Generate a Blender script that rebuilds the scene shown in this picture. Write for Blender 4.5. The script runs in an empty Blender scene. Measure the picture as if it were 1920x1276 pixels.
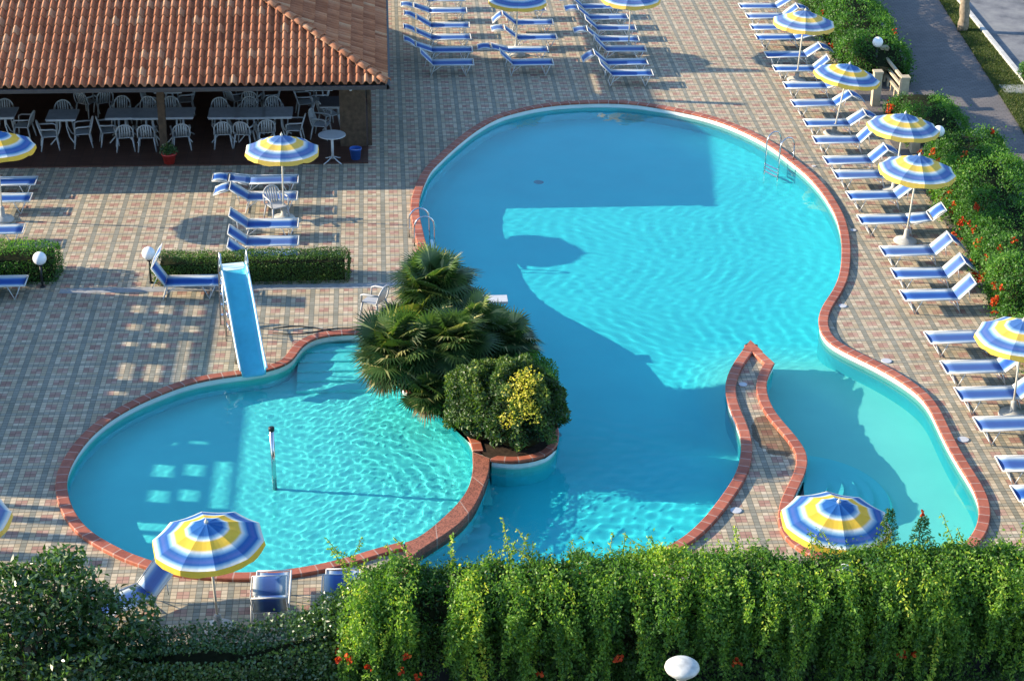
DATA = {'M_a': [[1.656, 39.177],[1.397, 39.817],[1.131, 40.444],[0.977, 40.961],[0.887, 41.734],[0.831, 42.53],[0.776, 43.417],[0.777, 44.025],[0.814, 44.54],[0.94, 45.42],[1.124, 46.327],[1.389, 47.032],[1.842, 48.105],[2.43, 49.298],[3.007, 50.16],[3.454, 50.573],[4.221, 51.047],[4.98, 51.285],[5.923, 51.363],[6.831, 51.24],[7.599, 50.858],[8.223, 50.463],[8.871, 49.9],[9.463, 49.077],[10.029, 47.912],[10.366, 46.723],[10.573, 45.883],[10.711, 44.96],[10.772, 44.036],[10.762, 42.944],[10.631, 41.804],[10.419, 40.716],[10.131, 39.619],[9.803, 38.77],[9.394, 37.953],[9.162, 37.291],[9.084, 36.691],[9.146, 36.177],[9.445, 35.639],[9.862, 35.035],[10.24, 34.33],[10.465, 33.675],[10.506, 33.092],[10.484, 32.484],[10.466, 31.603],[10.489, 30.756],[10.516, 30.172],[10.475, 29.608],[10.365, 29.153],[10.193, 28.748],[9.993, 28.44],[9.742, 28.14],[9.439, 27.882],[9.013, 27.667],[8.484, 27.577],[7.956, 27.669],[7.588, 27.872],[7.307, 28.072],[7.086, 28.305],[6.957, 28.641],[6.952, 29.048],[7.032, 29.46],[7.164, 29.841],[7.337, 30.229],[7.497, 30.586],[7.653, 30.97],[7.755, 31.425],[7.742, 31.813],[7.666, 32.254],[7.524, 32.858],[7.45, 33.299],[7.437, 33.746],[7.478, 34.201],[7.614, 34.707],[7.845, 35.246]], 'M_b': [[7.845, 35.246],[7.687, 35.767],[7.524, 36.3]], 'M_c': [[7.524, 36.3],[7.165, 35.643],[6.866, 34.978],[6.684, 34.399],[6.601, 33.83],[6.597, 33.228],[6.62, 32.621],[6.606, 32.115],[6.536, 31.645],[6.421, 31.207],[6.237, 30.704],[6.002, 30.236],[5.61, 29.529],[5.3, 29.057],[5.011, 28.683],[4.664, 28.389],[4.29, 28.135],[3.703, 27.879],[3.053, 27.712],[2.327, 27.633],[1.61, 27.636],[1.033, 27.73],[0.465, 27.922],[0.245, 28.132]], 'M_w': [[0.245, 28.132],[0.294, 28.365],[0.546, 28.625],[0.812, 28.923],[1.102, 29.261],[1.408, 29.823],[1.637, 30.577],[1.775, 31.17],[1.827, 31.765]], 'M_p': [[1.814, 31.525],[2.114, 31.411],[2.511, 31.432],[2.84, 31.576],[3.087, 31.909],[3.187, 32.484],[3.129, 33.499],[2.921, 34.873],[2.571, 36.095],[2.255, 37.305],[1.966, 38.331],[1.656, 39.177]], 'L_a': [[0.137, 28.782],[-0.304, 28.598],[-0.757, 28.349],[-1.311, 28.125],[-1.87, 27.988],[-2.313, 27.944],[-2.794, 27.968],[-3.47, 28.1],[-3.934, 28.304],[-4.411, 28.595],[-4.789, 28.92],[-5.183, 29.32],[-5.408, 29.648],[-5.612, 30.071],[-5.752, 30.481],[-5.861, 30.936],[-5.903, 31.379],[-5.861, 31.927],[-5.718, 32.63],[-5.435, 33.331],[-4.99, 33.983],[-4.406, 34.561],[-3.913, 34.928],[-3.431, 35.115],[-2.95, 35.234],[-2.456, 35.376],[-2.133, 35.6],[-1.979, 35.81],[-1.901, 36.074],[-1.826, 36.441],[-1.659, 36.759],[-1.452, 36.915],[-1.142, 36.977],[-0.786, 37.025],[-0.34, 36.955],[-0.031, 36.586],[0.117, 35.959],[0.131, 35.236],[0.166, 34.649],[0.288, 34.3],[0.631, 34.126],[0.905, 33.8],[1.11, 33.416],[1.342, 32.781],[1.474, 32.314],[1.504, 31.882]], 'L_w': [[1.504, 31.882],[1.495, 31.48],[1.467, 31.087],[1.376, 30.59],[1.246, 30.238],[1.069, 29.876],[0.731, 29.332],[0.509, 29.007],[0.228, 28.743],[0.137, 28.782]], 'hedge_block': [[-5.175, 39.908],[-0.874, 40.04]], 'umb': {'top_a': [3.908, 55.85], 'top_b': [7.287, 55.942], 'r1': [11.828, 53.203], 'r2': [11.941, 48.72], 'r3': [12.562, 44.597], 'r4': [12.094, 41.461], 'r5': [12.1, 32.928], 'br': [7.013, 26.132], 'bl': [-2.819, 26.339], 'ble': [-6.948, 27.137], 'tl': [-9.121, 43.659], 'mid': [-2.466, 43.719]}, 'lr': [[11.253, 59.63],[11.294, 58.539],[11.222, 57.376],[11.204, 56.357],[11.183, 54.658],[11.181, 53.38],[11.2, 51.875],[11.129, 50.357],[11.164, 48.784],[11.141, 47.491],[11.118, 45.991],[11.163, 44.996],[11.184, 43.587],[11.118, 42.091],[11.217, 40.217],[11.174, 38.988],[11.093, 37.821],[11.106, 35.741],[11.09, 34.392],[11.064, 33.233000000000004],[11.095, 32.006],[11.08, 30.498],[11.052, 29.424]], 'g1': [[2.614, 60.722],[2.609, 59.439],[2.621, 57.874],[2.607, 56.694],[2.597, 55.454],[2.572, 54.26]], 'g2': [[5.088, 59.591],[5.207, 58.120000000000005],[5.192, 56.608000000000004],[4.827, 55.378],[4.878, 54.2]], 'g3': [[7.339, 60.815],[7.473, 59.748000000000005],[7.573, 58.601],[7.68, 57.437],[7.639, 56.317],[7.725, 55.357],[7.616, 54.136],[7.639, 53.121]], 'g4': [[-2.17, 45.236000000000004],[-2.156, 44.124],[-2.077, 42.425000000000004],[-2.036, 41.378],[-1.998, 40.594]], 'g5': [[-8.555, 45.365],[-8.515, 44.278],[-8.385, 42.335],[-7.869, 39.410000000000004]], 'g6': [[-3.66, 39.257]], 'lids': [[9.862, 38.028],[10.188, 35.352],[10.87, 32.0],[6.098, 29.621],[7.052, 34.447],[10.95, 46.425],[11.033, 42.21],[11.121, 45.339]], 'lamps': {'a': [-5.257, 39.911], 'b': [-7.608, 39.785]}, 'chairs': [(-8.683, 48.417, 0), (-7.856, 48.583, 180), (-8.476, 49.693, -90), (-10.049, 49.834, -90), (-9.455, 49.162, 180), (-6.734, 48.264, 90), (-6.156, 48.242, 80), (-5.296, 48.288, 90), (-7.194, 48.676, 10), (-4.229, 48.405, 90), (-3.675, 48.384, 85), (-3.114, 48.521, 90), (-2.382, 48.653, 175), (-7.022, 49.969, -90), (-6.352, 49.902, -90), (-5.672, 49.877, -90), (-4.362, 49.745, -90), (-3.657, 49.802, -90), (-2.963, 49.817, -90), (-8.048, 50.935, 60), (-7.612, 51.004, 120), (-6.278, 50.869, 0), (-5.414, 51.01, 180), (-4.059, 51.046, 30), (-3.598, 50.814, 90), (-3.112, 50.925, 180), (-2.179, 50.718, 20), (-1.691, 48.948, -20), (-1.51, 49.763, 30), (-0.848, 48.836, 200), (-1.778, 50.876, 160)], 'tables': [(-8.389, 48.961), (-9.997, 49.182), (-6.874, 49.024), (-6.163, 48.997), (-5.371, 49.007), (-4.225, 48.964), (-3.525, 48.937), (-2.813, 48.95)], 'tables_dark': [(-5.837, 51.068), (-3.386, 51.195), (-1.784, 51.137), (-1.354, 49.757)], 'misc': {'round': [-1.367, 47.246], 'pot': [-5.514, 47.217], 'bucket': [-0.781, 47.338], 'col1': [-5.707, 47.836], 'corner': [-0.858, 48.435], 'wchair': [-2.625, 43.558], 'wchair2': [-0.318, 37.986], 'fpole': [-2.166, 31.4], 'lad1': [0.692, 41.905], 'lad2': [10.213, 46.913]}}
import bpy, bmesh, math, random
import numpy as np
from mathutils import Matrix, Vector, noise
from mathutils.geometry import tessellate_polygon

random.seed(7)
rng = np.random.default_rng(7)
SC = bpy.context.scene
COL = SC.collection

# ------------------------------------------------------------------ camera, sky, sun, exposure
cam_d = bpy.data.cameras.new("camera")
cam = bpy.data.objects.new("camera", cam_d)
COL.objects.link(cam)
RX = Vector((0.99786050, -0.06462195, 0.00992086))
UX = Vector((0.01959036, 0.44031048, 0.89763183))
FX = Vector((0.06237498, 0.89551699, -0.44063441))
m = Matrix((RX, UX, -FX)).transposed().to_4x4()
m.translation = Vector((0.0, 0.0, 18.0403))
cam.matrix_world = m
cam_d.sensor_width = 36.0
cam_d.lens = 68.77
cam_d.clip_start = 0.5
cam_d.clip_end = 2000.0
SC.camera = cam

SUN_AZ = math.radians(-9.5)      # direction the shadows run, from +X
SUN_EL = math.radians(19.6)
w = bpy.data.worlds.new("World")
SC.world = w
w.use_nodes = True
nt = w.node_tree
sky = nt.nodes.new("ShaderNodeTexSky")
sky.sky_type = 'NISHITA'
sky.sun_disc = False
sky.sun_elevation = SUN_EL
sky.dust_density = 0.25
sky.ozone_density = 3.2
sky.air_density = 1.0
TO_SUN = Vector((-math.cos(SUN_AZ) * math.cos(SUN_EL), -math.sin(SUN_AZ) * math.cos(SUN_EL), math.sin(SUN_EL)))
sky.sun_rotation = math.atan2(TO_SUN.x, TO_SUN.y)
bg = nt.nodes["Background"]
bg.inputs["Strength"].default_value = 0.15
nt.links.new(sky.outputs[0], bg.inputs["Color"])

sun_d = bpy.data.lights.new("sun", 'SUN')
sun_d.energy = 4.6
sun_d.angle = math.radians(0.5)
sun_d.color = (1.0, 0.85, 0.64)
sun = bpy.data.objects.new("sun", sun_d)
COL.objects.link(sun)
sun.rotation_euler = TO_SUN.to_track_quat('Z', 'Y').to_euler()
try:
    sun_d.cycles.is_caustics_light = True
except Exception:
    pass

SC.view_settings.view_transform = 'Standard'
SC.view_settings.look = 'None'
SC.view_settings.exposure = 1.3
SC.view_settings.gamma = 1.0
SC.render.engine = 'CYCLES'
SC.cycles.use_denoising = True
SC.cycles.max_bounces = 8
SC.cycles.transparent_max_bounces = 8
SC.cycles.caustics_refractive = True
SC.cycles.caustics_reflective = False
SC.cycles.sample_clamp_indirect = 4.0

# ------------------------------------------------------------------ small helpers
def lin(r, g, b):
    def f(c):
        c /= 255.0
        return c / 12.92 if c <= 0.04045 else ((c + 0.055) / 1.055) ** 2.4
    return (f(r), f(g), f(b), 1.0)

def mat(name):
    m_ = bpy.data.materials.new(name)
    m_.use_nodes = True
    n = m_.node_tree
    for x in list(n.nodes):
        if x.type != 'OUTPUT_MATERIAL':
            n.nodes.remove(x)
    return m_, n, n.nodes["Material Output"]

def node(n, typ, **kw):
    x = n.nodes.new(typ)
    for k, v in kw.items():
        setattr(x, k, v)
    return x

def math_(n, op, a, b=None, c=None):
    x = n.nodes.new("ShaderNodeMath")
    x.operation = op
    for i, v in enumerate((a, b, c)):
        if v is None:
            continue
        if isinstance(v, (int, float)):
            x.inputs[i].default_value = v
        else:
            n.links.new(v, x.inputs[i])
    return x.outputs[0]

def mix(n, fac, a, b, mode='MIX'):
    x = n.nodes.new("ShaderNodeMix")
    x.data_type = 'RGBA'
    x.blend_type = mode
    x.clamp_factor = True
    for i, v in ((0, fac), (6, a), (7, b)):
        if isinstance(v, (int, float)):
            x.inputs[i].default_value = v
        elif isinstance(v, tuple):
            x.inputs[i].default_value = v if len(v) == 4 else (*v, 1)
        else:
            n.links.new(v, x.inputs[i])
    return x.outputs[2]

def ramp(n, fac, stops, interp='LINEAR'):
    x = n.nodes.new("ShaderNodeValToRGB")
    cr = x.color_ramp
    cr.interpolation = interp
    while len(cr.elements) < len(stops):
        cr.elements.new(0.5)
    for e, (p, c) in zip(cr.elements, stops):
        e.position = p
        e.color = c if len(c) == 4 else (*c, 1)
    n.links.new(fac, x.inputs[0])
    return x.outputs[0]

def principled(n, out, color, rough=0.6, spec=0.4, metal=0.0, bump=None, bump_d=0.01, bump_s=0.5):
    p = n.nodes.new("ShaderNodeBsdfPrincipled")
    if isinstance(color, tuple):
        p.inputs["Base Color"].default_value = color if len(color) == 4 else (*color, 1)
    else:
        n.links.new(color, p.inputs["Base Color"])
    if isinstance(rough, (int, float)):
        p.inputs["Roughness"].default_value = rough
    else:
        n.links.new(rough, p.inputs["Roughness"])
    p.inputs["Specular IOR Level"].default_value = spec
    p.inputs["Metallic"].default_value = metal
    if bump is not None:
        b = n.nodes.new("ShaderNodeBump")
        b.inputs["Strength"].default_value = bump_s
        b.inputs["Distance"].default_value = bump_d
        n.links.new(bump, b.inputs["Height"])
        n.links.new(b.outputs[0], p.inputs["Normal"])
    n.links.new(p.outputs[0], out.inputs["Surface"])
    return p

def noise_(n, scale, detail=4, vec=None, rough=0.55):
    x = n.nodes.new("ShaderNodeTexNoise")
    x.inputs["Scale"].default_value = scale
    x.inputs["Detail"].default_value = detail
    x.inputs["Roughness"].default_value = rough
    if vec is not None:
        n.links.new(vec, x.inputs["Vector"])
    return x.outputs["Fac"]

def simple(name, color, rough=0.6, spec=0.4, metal=0.0, var=0.12, scale=6.0):
    m_, n, out = mat(name)
    tc = n.nodes.new("ShaderNodeTexCoord").outputs["Object"]
    f = noise_(n, scale, 5, tc)
    c = color if len(color) == 4 else (*color, 1)
    lo = tuple(x * (1 - var) for x in c[:3]) + (1,)
    hi = tuple(min(1, x * (1 + var)) for x in c[:3]) + (1,)
    col = ramp(n, f, [(0.3, lo), (0.7, hi)])
    principled(n, out, col, rough, spec, metal)
    return m_

class MB:
    """collects shapes into one mesh object"""
    def __init__(s):
        s.v = []; s.f = []; s.mi = []; s.uv = {}
    def add(s, vs, fs, mi=0):
        o = len(s.v)
        s.v.extend([tuple(x) for x in vs])
        for f in fs:
            s.f.append(tuple(i + o for i in f)); s.mi.append(mi)
        return o
    def box(s, x0, x1, y0, y1, z0, z1, mi=0, M=None):
        vs = [Vector((x, y, z)) for z in (z0, z1) for y in (y0, y1) for x in (x0, x1)]
        if M is not None:
            vs = [M @ v for v in vs]
        s.add(vs, [(0, 2, 3, 1), (4, 5, 7, 6), (0, 1, 5, 4), (2, 6, 7, 3), (0, 4, 6, 2), (1, 3, 7, 5)], mi)
    def tube(s, pts, r, n=8, mi=0, cap=True):
        pts = [Vector(p) for p in pts]
        rs = r if isinstance(r, (list, tuple)) else [r] * len(pts)
        prev = None
        o = len(s.v)
        for i, p in enumerate(pts):
            a = pts[max(i - 1, 0)]; b = pts[min(i + 1, len(pts) - 1)]
            t = (b - a).normalized()
            if prev is None:
                ref = Vector((0, 0, 1)) if abs(t.z) < 0.9 else Vector((1, 0, 0))
                u = t.cross(ref).normalized()
            else:
                u = (prev - t * prev.dot(t)).normalized()
            prev = u
            w_ = t.cross(u)
            for k in range(n):
                an = 2 * math.pi * k / n
                s.v.append(tuple(p + (u * math.cos(an) + w_ * math.sin(an)) * rs[i]))
        for i in range(len(pts) - 1):
            for k in range(n):
                a = o + i * n + k; b = o + i * n + (k + 1) % n
                s.f.append((a, b, b + n, a + n)); s.mi.append(mi)
        if cap:
            s.f.append(tuple(o + k for k in range(n))[::-1]); s.mi.append(mi)
            e = o + (len(pts) - 1) * n
            s.f.append(tuple(e + k for k in range(n))); s.mi.append(mi)
    def lathe(s, prof, n=24, mi=0, c=(0, 0, 0)):
        o = len(s.v)
        for (r, z) in prof:
            for k in range(n):
                a = 2 * math.pi * k / n
                s.v.append((c[0] + r * math.cos(a), c[1] + r * math.sin(a), c[2] + z))
        for i in range(len(prof) - 1):
            for k in range(n):
                a = o + i * n + k; b = o + i * n + (k + 1) % n
                s.f.append((a, b, b + n, a + n)); s.mi.append(mi)
        s.f.append(tuple(o + k for k in range(n))[::-1]); s.mi.append(mi)
        e = o + (len(prof) - 1) * n
        s.f.append(tuple(e + k for k in range(n))); s.mi.append(mi)
    def mesh(s, name, mats, smooth=False):
        me = bpy.data.meshes.new(name)
        me.from_pydata(s.v, [], s.f)
        for m_ in (mats if isinstance(mats, (list, tuple)) else [mats]):
            me.materials.append(m_)
        if any(s.mi):
            me.polygons.foreach_set("material_index", s.mi)
        if smooth:
            me.polygons.foreach_set("use_smooth", [True] * len(s.f))
        me.update()
        return me
    def build(s, name, mats, parent=None, smooth=False, loc=None):
        return link(name, s.mesh(name, mats, smooth), parent, loc)

def link(name, me, parent=None, loc=None):
    o = bpy.data.objects.new(name, me)
    COL.objects.link(o)
    if parent is not None:
        o.parent = parent
    if loc is not None:
        o.location = loc
    return o

def tag(o, label=None, cat=None, group=None, kind=None):
    if label: o["label"] = label
    if cat: o["category"] = cat
    if group: o["group"] = group
    if kind: o["kind"] = kind
    return o

def empty(name, loc, rz=0.0, label=None, cat=None, group=None):
    o = bpy.data.objects.new(name, None)
    COL.objects.link(o)
    o.location = loc
    o.rotation_euler = (0, 0, rz)
    o.empty_display_size = 0.1
    return tag(o, label, cat, group)

def copy_tree(o, parent=None):
    c = o.copy()
    COL.objects.link(c)
    c.parent = parent
    for ch in list(o.children):
        copy_tree(ch, c)
    return c

ORD = ["first", "second", "third", "fourth", "fifth", "sixth", "seventh", "eighth", "ninth", "tenth", "eleventh", "twelfth",
       "thirteenth", "fourteenth", "fifteenth", "sixteenth", "seventeenth", "eighteenth", "nineteenth", "twentieth",
       "twenty-first", "twenty-second", "twenty-third"]

def np_mesh(name, V, F, mats, attr=None, smooth=False):
    """numpy arrays (N,3) and (M,k) to a mesh; attr is a dict of per-face floats"""
    me = bpy.data.meshes.new(name)
    k = F.shape[1]
    me.vertices.add(len(V)); me.vertices.foreach_set("co", V.astype(np.float32).ravel())
    me.loops.add(F.size); me.loops.foreach_set("vertex_index", F.astype(np.int32).ravel())
    me.polygons.add(len(F))
    me.polygons.foreach_set("loop_start", np.arange(0, F.size, k, dtype=np.int32))
    me.polygons.foreach_set("loop_total", np.full(len(F), k, dtype=np.int32))
    if smooth:
        me.polygons.foreach_set("use_smooth", np.ones(len(F), dtype=bool))
    for m_ in (mats if isinstance(mats, (list, tuple)) else [mats]):
        me.materials.append(m_)
    if attr:
        for nm, arr in attr.items():
            a = me.attributes.new(nm, 'FLOAT', 'FACE')
            a.data.foreach_set("value", arr.astype(np.float32))
    me.update(calc_edges=True)
    me.validate()
    return me

# ------------------------------------------------------------------ 2D outline tools
def spline(pts, step=0.12):
    P = [np.array(p, float) for p in pts]
    out = []
    for i in range(len(P) - 1):
        p0 = P[i - 1] if i > 0 else 2 * P[0] - P[1]
        p3 = P[i + 2] if i + 2 < len(P) else 2 * P[-1] - P[-2]
        p1, p2 = P[i], P[i + 1]
        k = max(2, int(np.linalg.norm(p2 - p1) / step))
        for j in range(k):
            t = j / k
            out.append(0.5 * ((2 * p1) + (-p0 + p2) * t + (2 * p0 - 5 * p1 + 4 * p2 - p3) * t * t + (-p0 + 3 * p1 - 3 * p2 + p3) * t ** 3))
    out.append(P[-1])
    return np.array(out)

def smooth_open(A, it=6):
    A = A.copy()
    for _ in range(it):
        A[1:-1] = 0.25 * A[:-2] + 0.5 * A[1:-1] + 0.25 * A[2:]
    return A

def ring(segs):
    """join open splines into a ring; returns points and index range of each segment"""
    pts = []; rngs = []
    for s in segs:
        a = smooth_open(spline(s))
        st = len(pts)
        pts.extend(a[:-1].tolist())
        rngs.append((st, len(pts)))
    return np.array(pts), rngs

def area(P):
    x, y = P[:, 0], P[:, 1]
    return 0.5 * np.sum(x * np.roll(y, -1) - np.roll(x, -1) * y)

def out_normals(P):
    a = P - np.roll(P, 1, 0); b = np.roll(P, -1, 0) - P
    a /= np.linalg.norm(a, axis=1)[:, None] + 1e-9
    b /= np.linalg.norm(b, axis=1)[:, None] + 1e-9
    sg = 1.0 if area(P) > 0 else -1.0
    na = np.stack([a[:, 1], -a[:, 0]], 1) * sg
    nb = np.stack([b[:, 1], -b[:, 0]], 1) * sg
    m_ = na + nb
    m_ /= np.linalg.norm(m_, axis=1)[:, None] + 1e-9
    c = np.clip(np.sum(m_ * nb, 1), 0.45, 1)
    return m_ / c[:, None]

def offset(P, d):
    return P + out_normals(P) * d

def inside(P, X, Y):
    r = np.zeros(X.shape, bool)
    n = len(P)
    for i in range(n):
        x1, y1 = P[i]; x2, y2 = P[(i + 1) % n]
        c = ((y1 > Y) != (y2 > Y))
        if y1 != y2:
            xi = (x2 - x1) * (Y - y1) / (y2 - y1) + x1
            r ^= c & (X < xi)
    return r

def sheet(loops, z):
    """flat polygon with holes -> verts, tris"""
    polys = [[Vector((p[0], p[1], 0)) for p in L] for L in loops]
    tris = tessellate_polygon(polys)
    vs = [(p[0], p[1], z) for L in loops for p in L]
    fs = []
    for t in tris:
        a, b, c = [vs[i] for i in t]
        cr = (b[0] - a[0]) * (c[1] - a[1]) - (b[1] - a[1]) * (c[0] - a[0])
        fs.append(tuple(t) if cr > 0 else tuple(t)[::-1])
    return vs, fs

# ------------------------------------------------------------------ materials of the setting
def paving_material():
    m_, n, out = mat("paving_blocks")
    P = 0.52
    geo = n.nodes.new("ShaderNodeNewGeometry").outputs["Position"]
    sp = n.nodes.new("ShaderNodeSeparateXYZ"); n.links.new(geo, sp.inputs[0])
    X, Y = sp.outputs[0], sp.outputs[1]
    right = math_(n, 'GREATER_THAN', X, 4.4)
    ox = math_(n, 'ADD', math_(n, 'MULTIPLY', right, -0.5), 0.30)
    oyl = math_(n, 'ADD', math_(n, 'MULTIPLY', X, 0.02), 0.16)
    oy = math_(n, 'SUBTRACT', oyl, math_(n, 'MULTIPLY', right, math_(n, 'ADD', oyl, 0.19)))
    u = math_(n, 'ADD', math_(n, 'DIVIDE', X, P), ox)
    v = math_(n, 'SUBTRACT', math_(n, 'DIVIDE', Y, P), oy)
    uc = math_(n, 'MULTIPLY', u, 5.0); vc = math_(n, 'MULTIPLY', v, 5.0)
    iu = math_(n, 'FLOOR', math_(n, 'MODULO', math_(n, 'ADD', uc, 5000), 5.0))
    iv = math_(n, 'FLOOR', math_(n, 'MODULO', math_(n, 'ADD', vc, 5000), 5.0))
    def between(a, lo, hi):
        return math_(n, 'MULTIPLY', math_(n, 'GREATER_THAN', a, lo), math_(n, 'LESS_THAN', a, hi))
    red = math_(n, 'MULTIPLY', between(iu, 1.5, 3.5), between(iv, 1.5, 3.5))
    gx = math_(n, 'LESS_THAN', iu, 0.5)
    gy = math_(n, 'LESS_THAN', iv, 0.5)
    wn = n.nodes.new("ShaderNodeTexWhiteNoise"); wn.noise_dimensions = '2D'
    cv = n.nodes.new("ShaderNodeCombineXYZ")
    n.links.new(math_(n, 'FLOOR', uc), cv.inputs[0]); n.links.new(math_(n, 'FLOOR', vc), cv.inputs[1])
    n.links.new(cv.outputs[0], wn.inputs["Vector"])
    rv = wn.outputs["Value"]
    cream = ramp(n, rv, [(0.0, (0.43, 0.345, 0.225)), (0.6, (0.53, 0.43, 0.295)), (1.0, (0.62, 0.52, 0.37))])
    redc = ramp(n, rv, [(0.0, (0.36, 0.20, 0.15)), (0.5, (0.43, 0.255, 0.19)), (1.0, (0.50, 0.33, 0.25))])
    grey = ramp(n, rv, [(0.0, (0.24, 0.23, 0.175)), (1.0, (0.33, 0.315, 0.25))])
    grey2 = ramp(n, rv, [(0.0, (0.31, 0.28, 0.205)), (1.0, (0.40, 0.365, 0.28))])
    c = mix(n, red, cream, redc)
    c = mix(n, gy, c, grey2)
    c = mix(n, gx, c, grey)
    # joints
    fu = math_(n, 'FRACT', uc); fv = math_(n, 'FRACT', vc)
    def edge(f, wd):
        return math_(n, 'GREATER_THAN', math_(n, 'ABSOLUTE', math_(n, 'SUBTRACT', f, 0.5)), 0.5 - wd)
    j = math_(n, 'MAXIMUM', edge(fu, 0.05), edge(fv, 0.065))
    ju = math_(n, 'MULTIPLY', math_(n, 'LESS_THAN', math_(n, 'MODULO', math_(n, 'ADD', vc, 5000.0), 5.0), 0.12), 1.0)
    j = math_(n, 'MAXIMUM', j, ju)
    c = mix(n, math_(n, 'MULTIPLY', j, 0.62), c, (0.06, 0.055, 0.04, 1))
    st = noise_(n, 0.55, 6, geo)
    c = mix(n, 0.55, c, ramp(n, st, [(0.25, (0.72, 0.70, 0.66)), (0.75, (1.08, 1.08, 1.08))]), 'MULTIPLY')
    st2 = noise_(n, 9.0, 3, geo)
    c = mix(n, 0.35, c, ramp(n, st2, [(0.3, (0.75, 0.75, 0.75)), (0.7, (1.15, 1.15, 1.15))]), 'MULTIPLY')
    dx = math_(n, 'DIVIDE', math_(n, 'SUBTRACT', X, 7.28), 0.42); dy = math_(n, 'DIVIDE', math_(n, 'SUBTRACT', Y, 32.35), 0.85)
    rr2 = math_(n, 'ADD', math_(n, 'MULTIPLY', dx, dx), math_(n, 'MULTIPLY', dy, dy))
    blot = math_(n, 'LESS_THAN', math_(n, 'ADD', rr2, math_(n, 'MULTIPLY', noise_(n, 3.5, 4, geo), 0.9)), 1.35)
    c = mix(n, math_(n, 'MULTIPLY', blot, 0.75), c, (0.34, 0.22, 0.13, 1), 'MULTIPLY')
    patch = ramp(n, noise_(n, 0.9, 7, geo, 0.7), [(0.60, (0, 0, 0)), (0.68, (1, 1, 1))])
    c = mix(n, math_(n, 'MULTIPLY', patch, 0.35), c, (0.55, 0.55, 0.52, 1), 'MULTIPLY')
    hgt = math_(n, 'ADD', math_(n, 'MULTIPLY', j, -1.0), math_(n, 'MULTIPLY', rv, 0.25))
    principled(n, out, c, 0.78, 0.25, bump=hgt, bump_d=0.006, bump_s=0.6)
    return m_

def coping_material(name, c1, c2, stone, speckle=0.0):
    m_, n, out = mat(name)
    uv = n.nodes.new("ShaderNodeUVMap").outputs[0]
    sp = n.nodes.new("ShaderNodeSeparateXYZ"); n.links.new(uv, sp.inputs[0])
    u = math_(n, 'DIVIDE', sp.outputs[0], stone)
    fu = math_(n, 'FRACT', u)
    wn = n.nodes.new("ShaderNodeTexWhiteNoise"); wn.noise_dimensions = '1D'
    n.links.new(math_(n, 'FLOOR', u), wn.inputs["W"])
    geo = n.nodes.new("ShaderNodeNewGeometry").outputs["Position"]
    c = ramp(n, wn.outputs["Value"], [(0, c1), (1, c2)])
    nz = noise_(n, 7.0, 6, geo)
    c = mix(n, 0.6, c, ramp(n, nz, [(0.3, (0.6, 0.55, 0.55)), (0.7, (1.25, 1.2, 1.15))]), 'MULTIPLY')
    if speckle:
        sv = n.nodes.new("ShaderNodeTexVoronoi"); sv.inputs["Scale"].default_value = 45
        n.links.new(geo, sv.inputs["Vector"])
        c = mix(n, speckle, c, ramp(n, sv.outputs["Color"], [(0.25, (0.35, 0.3, 0.3)), (0.6, (1.5, 1.3, 1.2))]), 'MULTIPLY')
    j = math_(n, 'GREATER_THAN', math_(n, 'ABSOLUTE', math_(n, 'SUBTRACT', fu, 0.5)), 0.5 - 0.012 / stone)
    c = mix(n, math_(n, 'MULTIPLY', j, 0.55), c, (0.5, 0.4, 0.33, 1))
    principled(n, out, c, 0.62, 0.35, bump=nz, bump_d=0.003)
    return m_

def pool_paint(name, c_deep, c_shallow, use_depth=True):
    m_, n, out = mat(name)
    geo = n.nodes.new("ShaderNodeNewGeometry").outputs["Position"]
    sp = n.nodes.new("ShaderNodeSeparateXYZ"); n.links.new(geo, sp.inputs[0])
    if use_depth:
        f = n.nodes.new("ShaderNodeMapRange")
        f.inputs["From Min"].default_value = 6.2; f.inputs["From Max"].default_value = 7.4
        n.links.new(sp.outputs[0], f.inputs["Value"])
        f2 = n.nodes.new("ShaderNodeMapRange")
        f2.inputs["From Min"].default_value = 37.8; f2.inputs["From Max"].default_value = 35.8
        n.links.new(sp.outputs[1], f2.inputs["Value"])
        c = mix(n, math_(n, 'MULTIPLY', f.outputs[0], f2.outputs[0]), c_deep, c_shallow)
    else:
        c = mix(n, 0.0, c_deep, c_shallow)
    nz = noise_(n, 0.8, 5, geo)
    c = mix(n, 0.5, c, ramp(n, nz, [(0.3, (0.86, 0.9, 0.92)), (0.7, (1.08, 1.06, 1.04))]), 'MULTIPLY')
    principled(n, out, c, 0.8, 0.1)
    return m_

M_pave = paving_material()
M_coping = coping_material("terracotta_coping", (0.30, 0.085, 0.05, 1), (0.43, 0.14, 0.08, 1), 0.27)
M_weir = coping_material("red_granite", (0.26, 0.10, 0.065, 1), (0.30, 0.125, 0.08, 1), 0.9, 0.55)
M_floor = pool_paint("pool_floor_paint", (0.05, 0.76, 0.81, 1), (0.20, 0.80, 0.70, 1))
M_floor_l = pool_paint("paddling_floor_paint", (0.12, 0.86, 0.82, 1), (0.12, 0.86, 0.82, 1), False)
M_concrete = simple("concrete", (0.42, 0.41, 0.37), 0.85, 0.2, var=0.2, scale=5)

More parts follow.
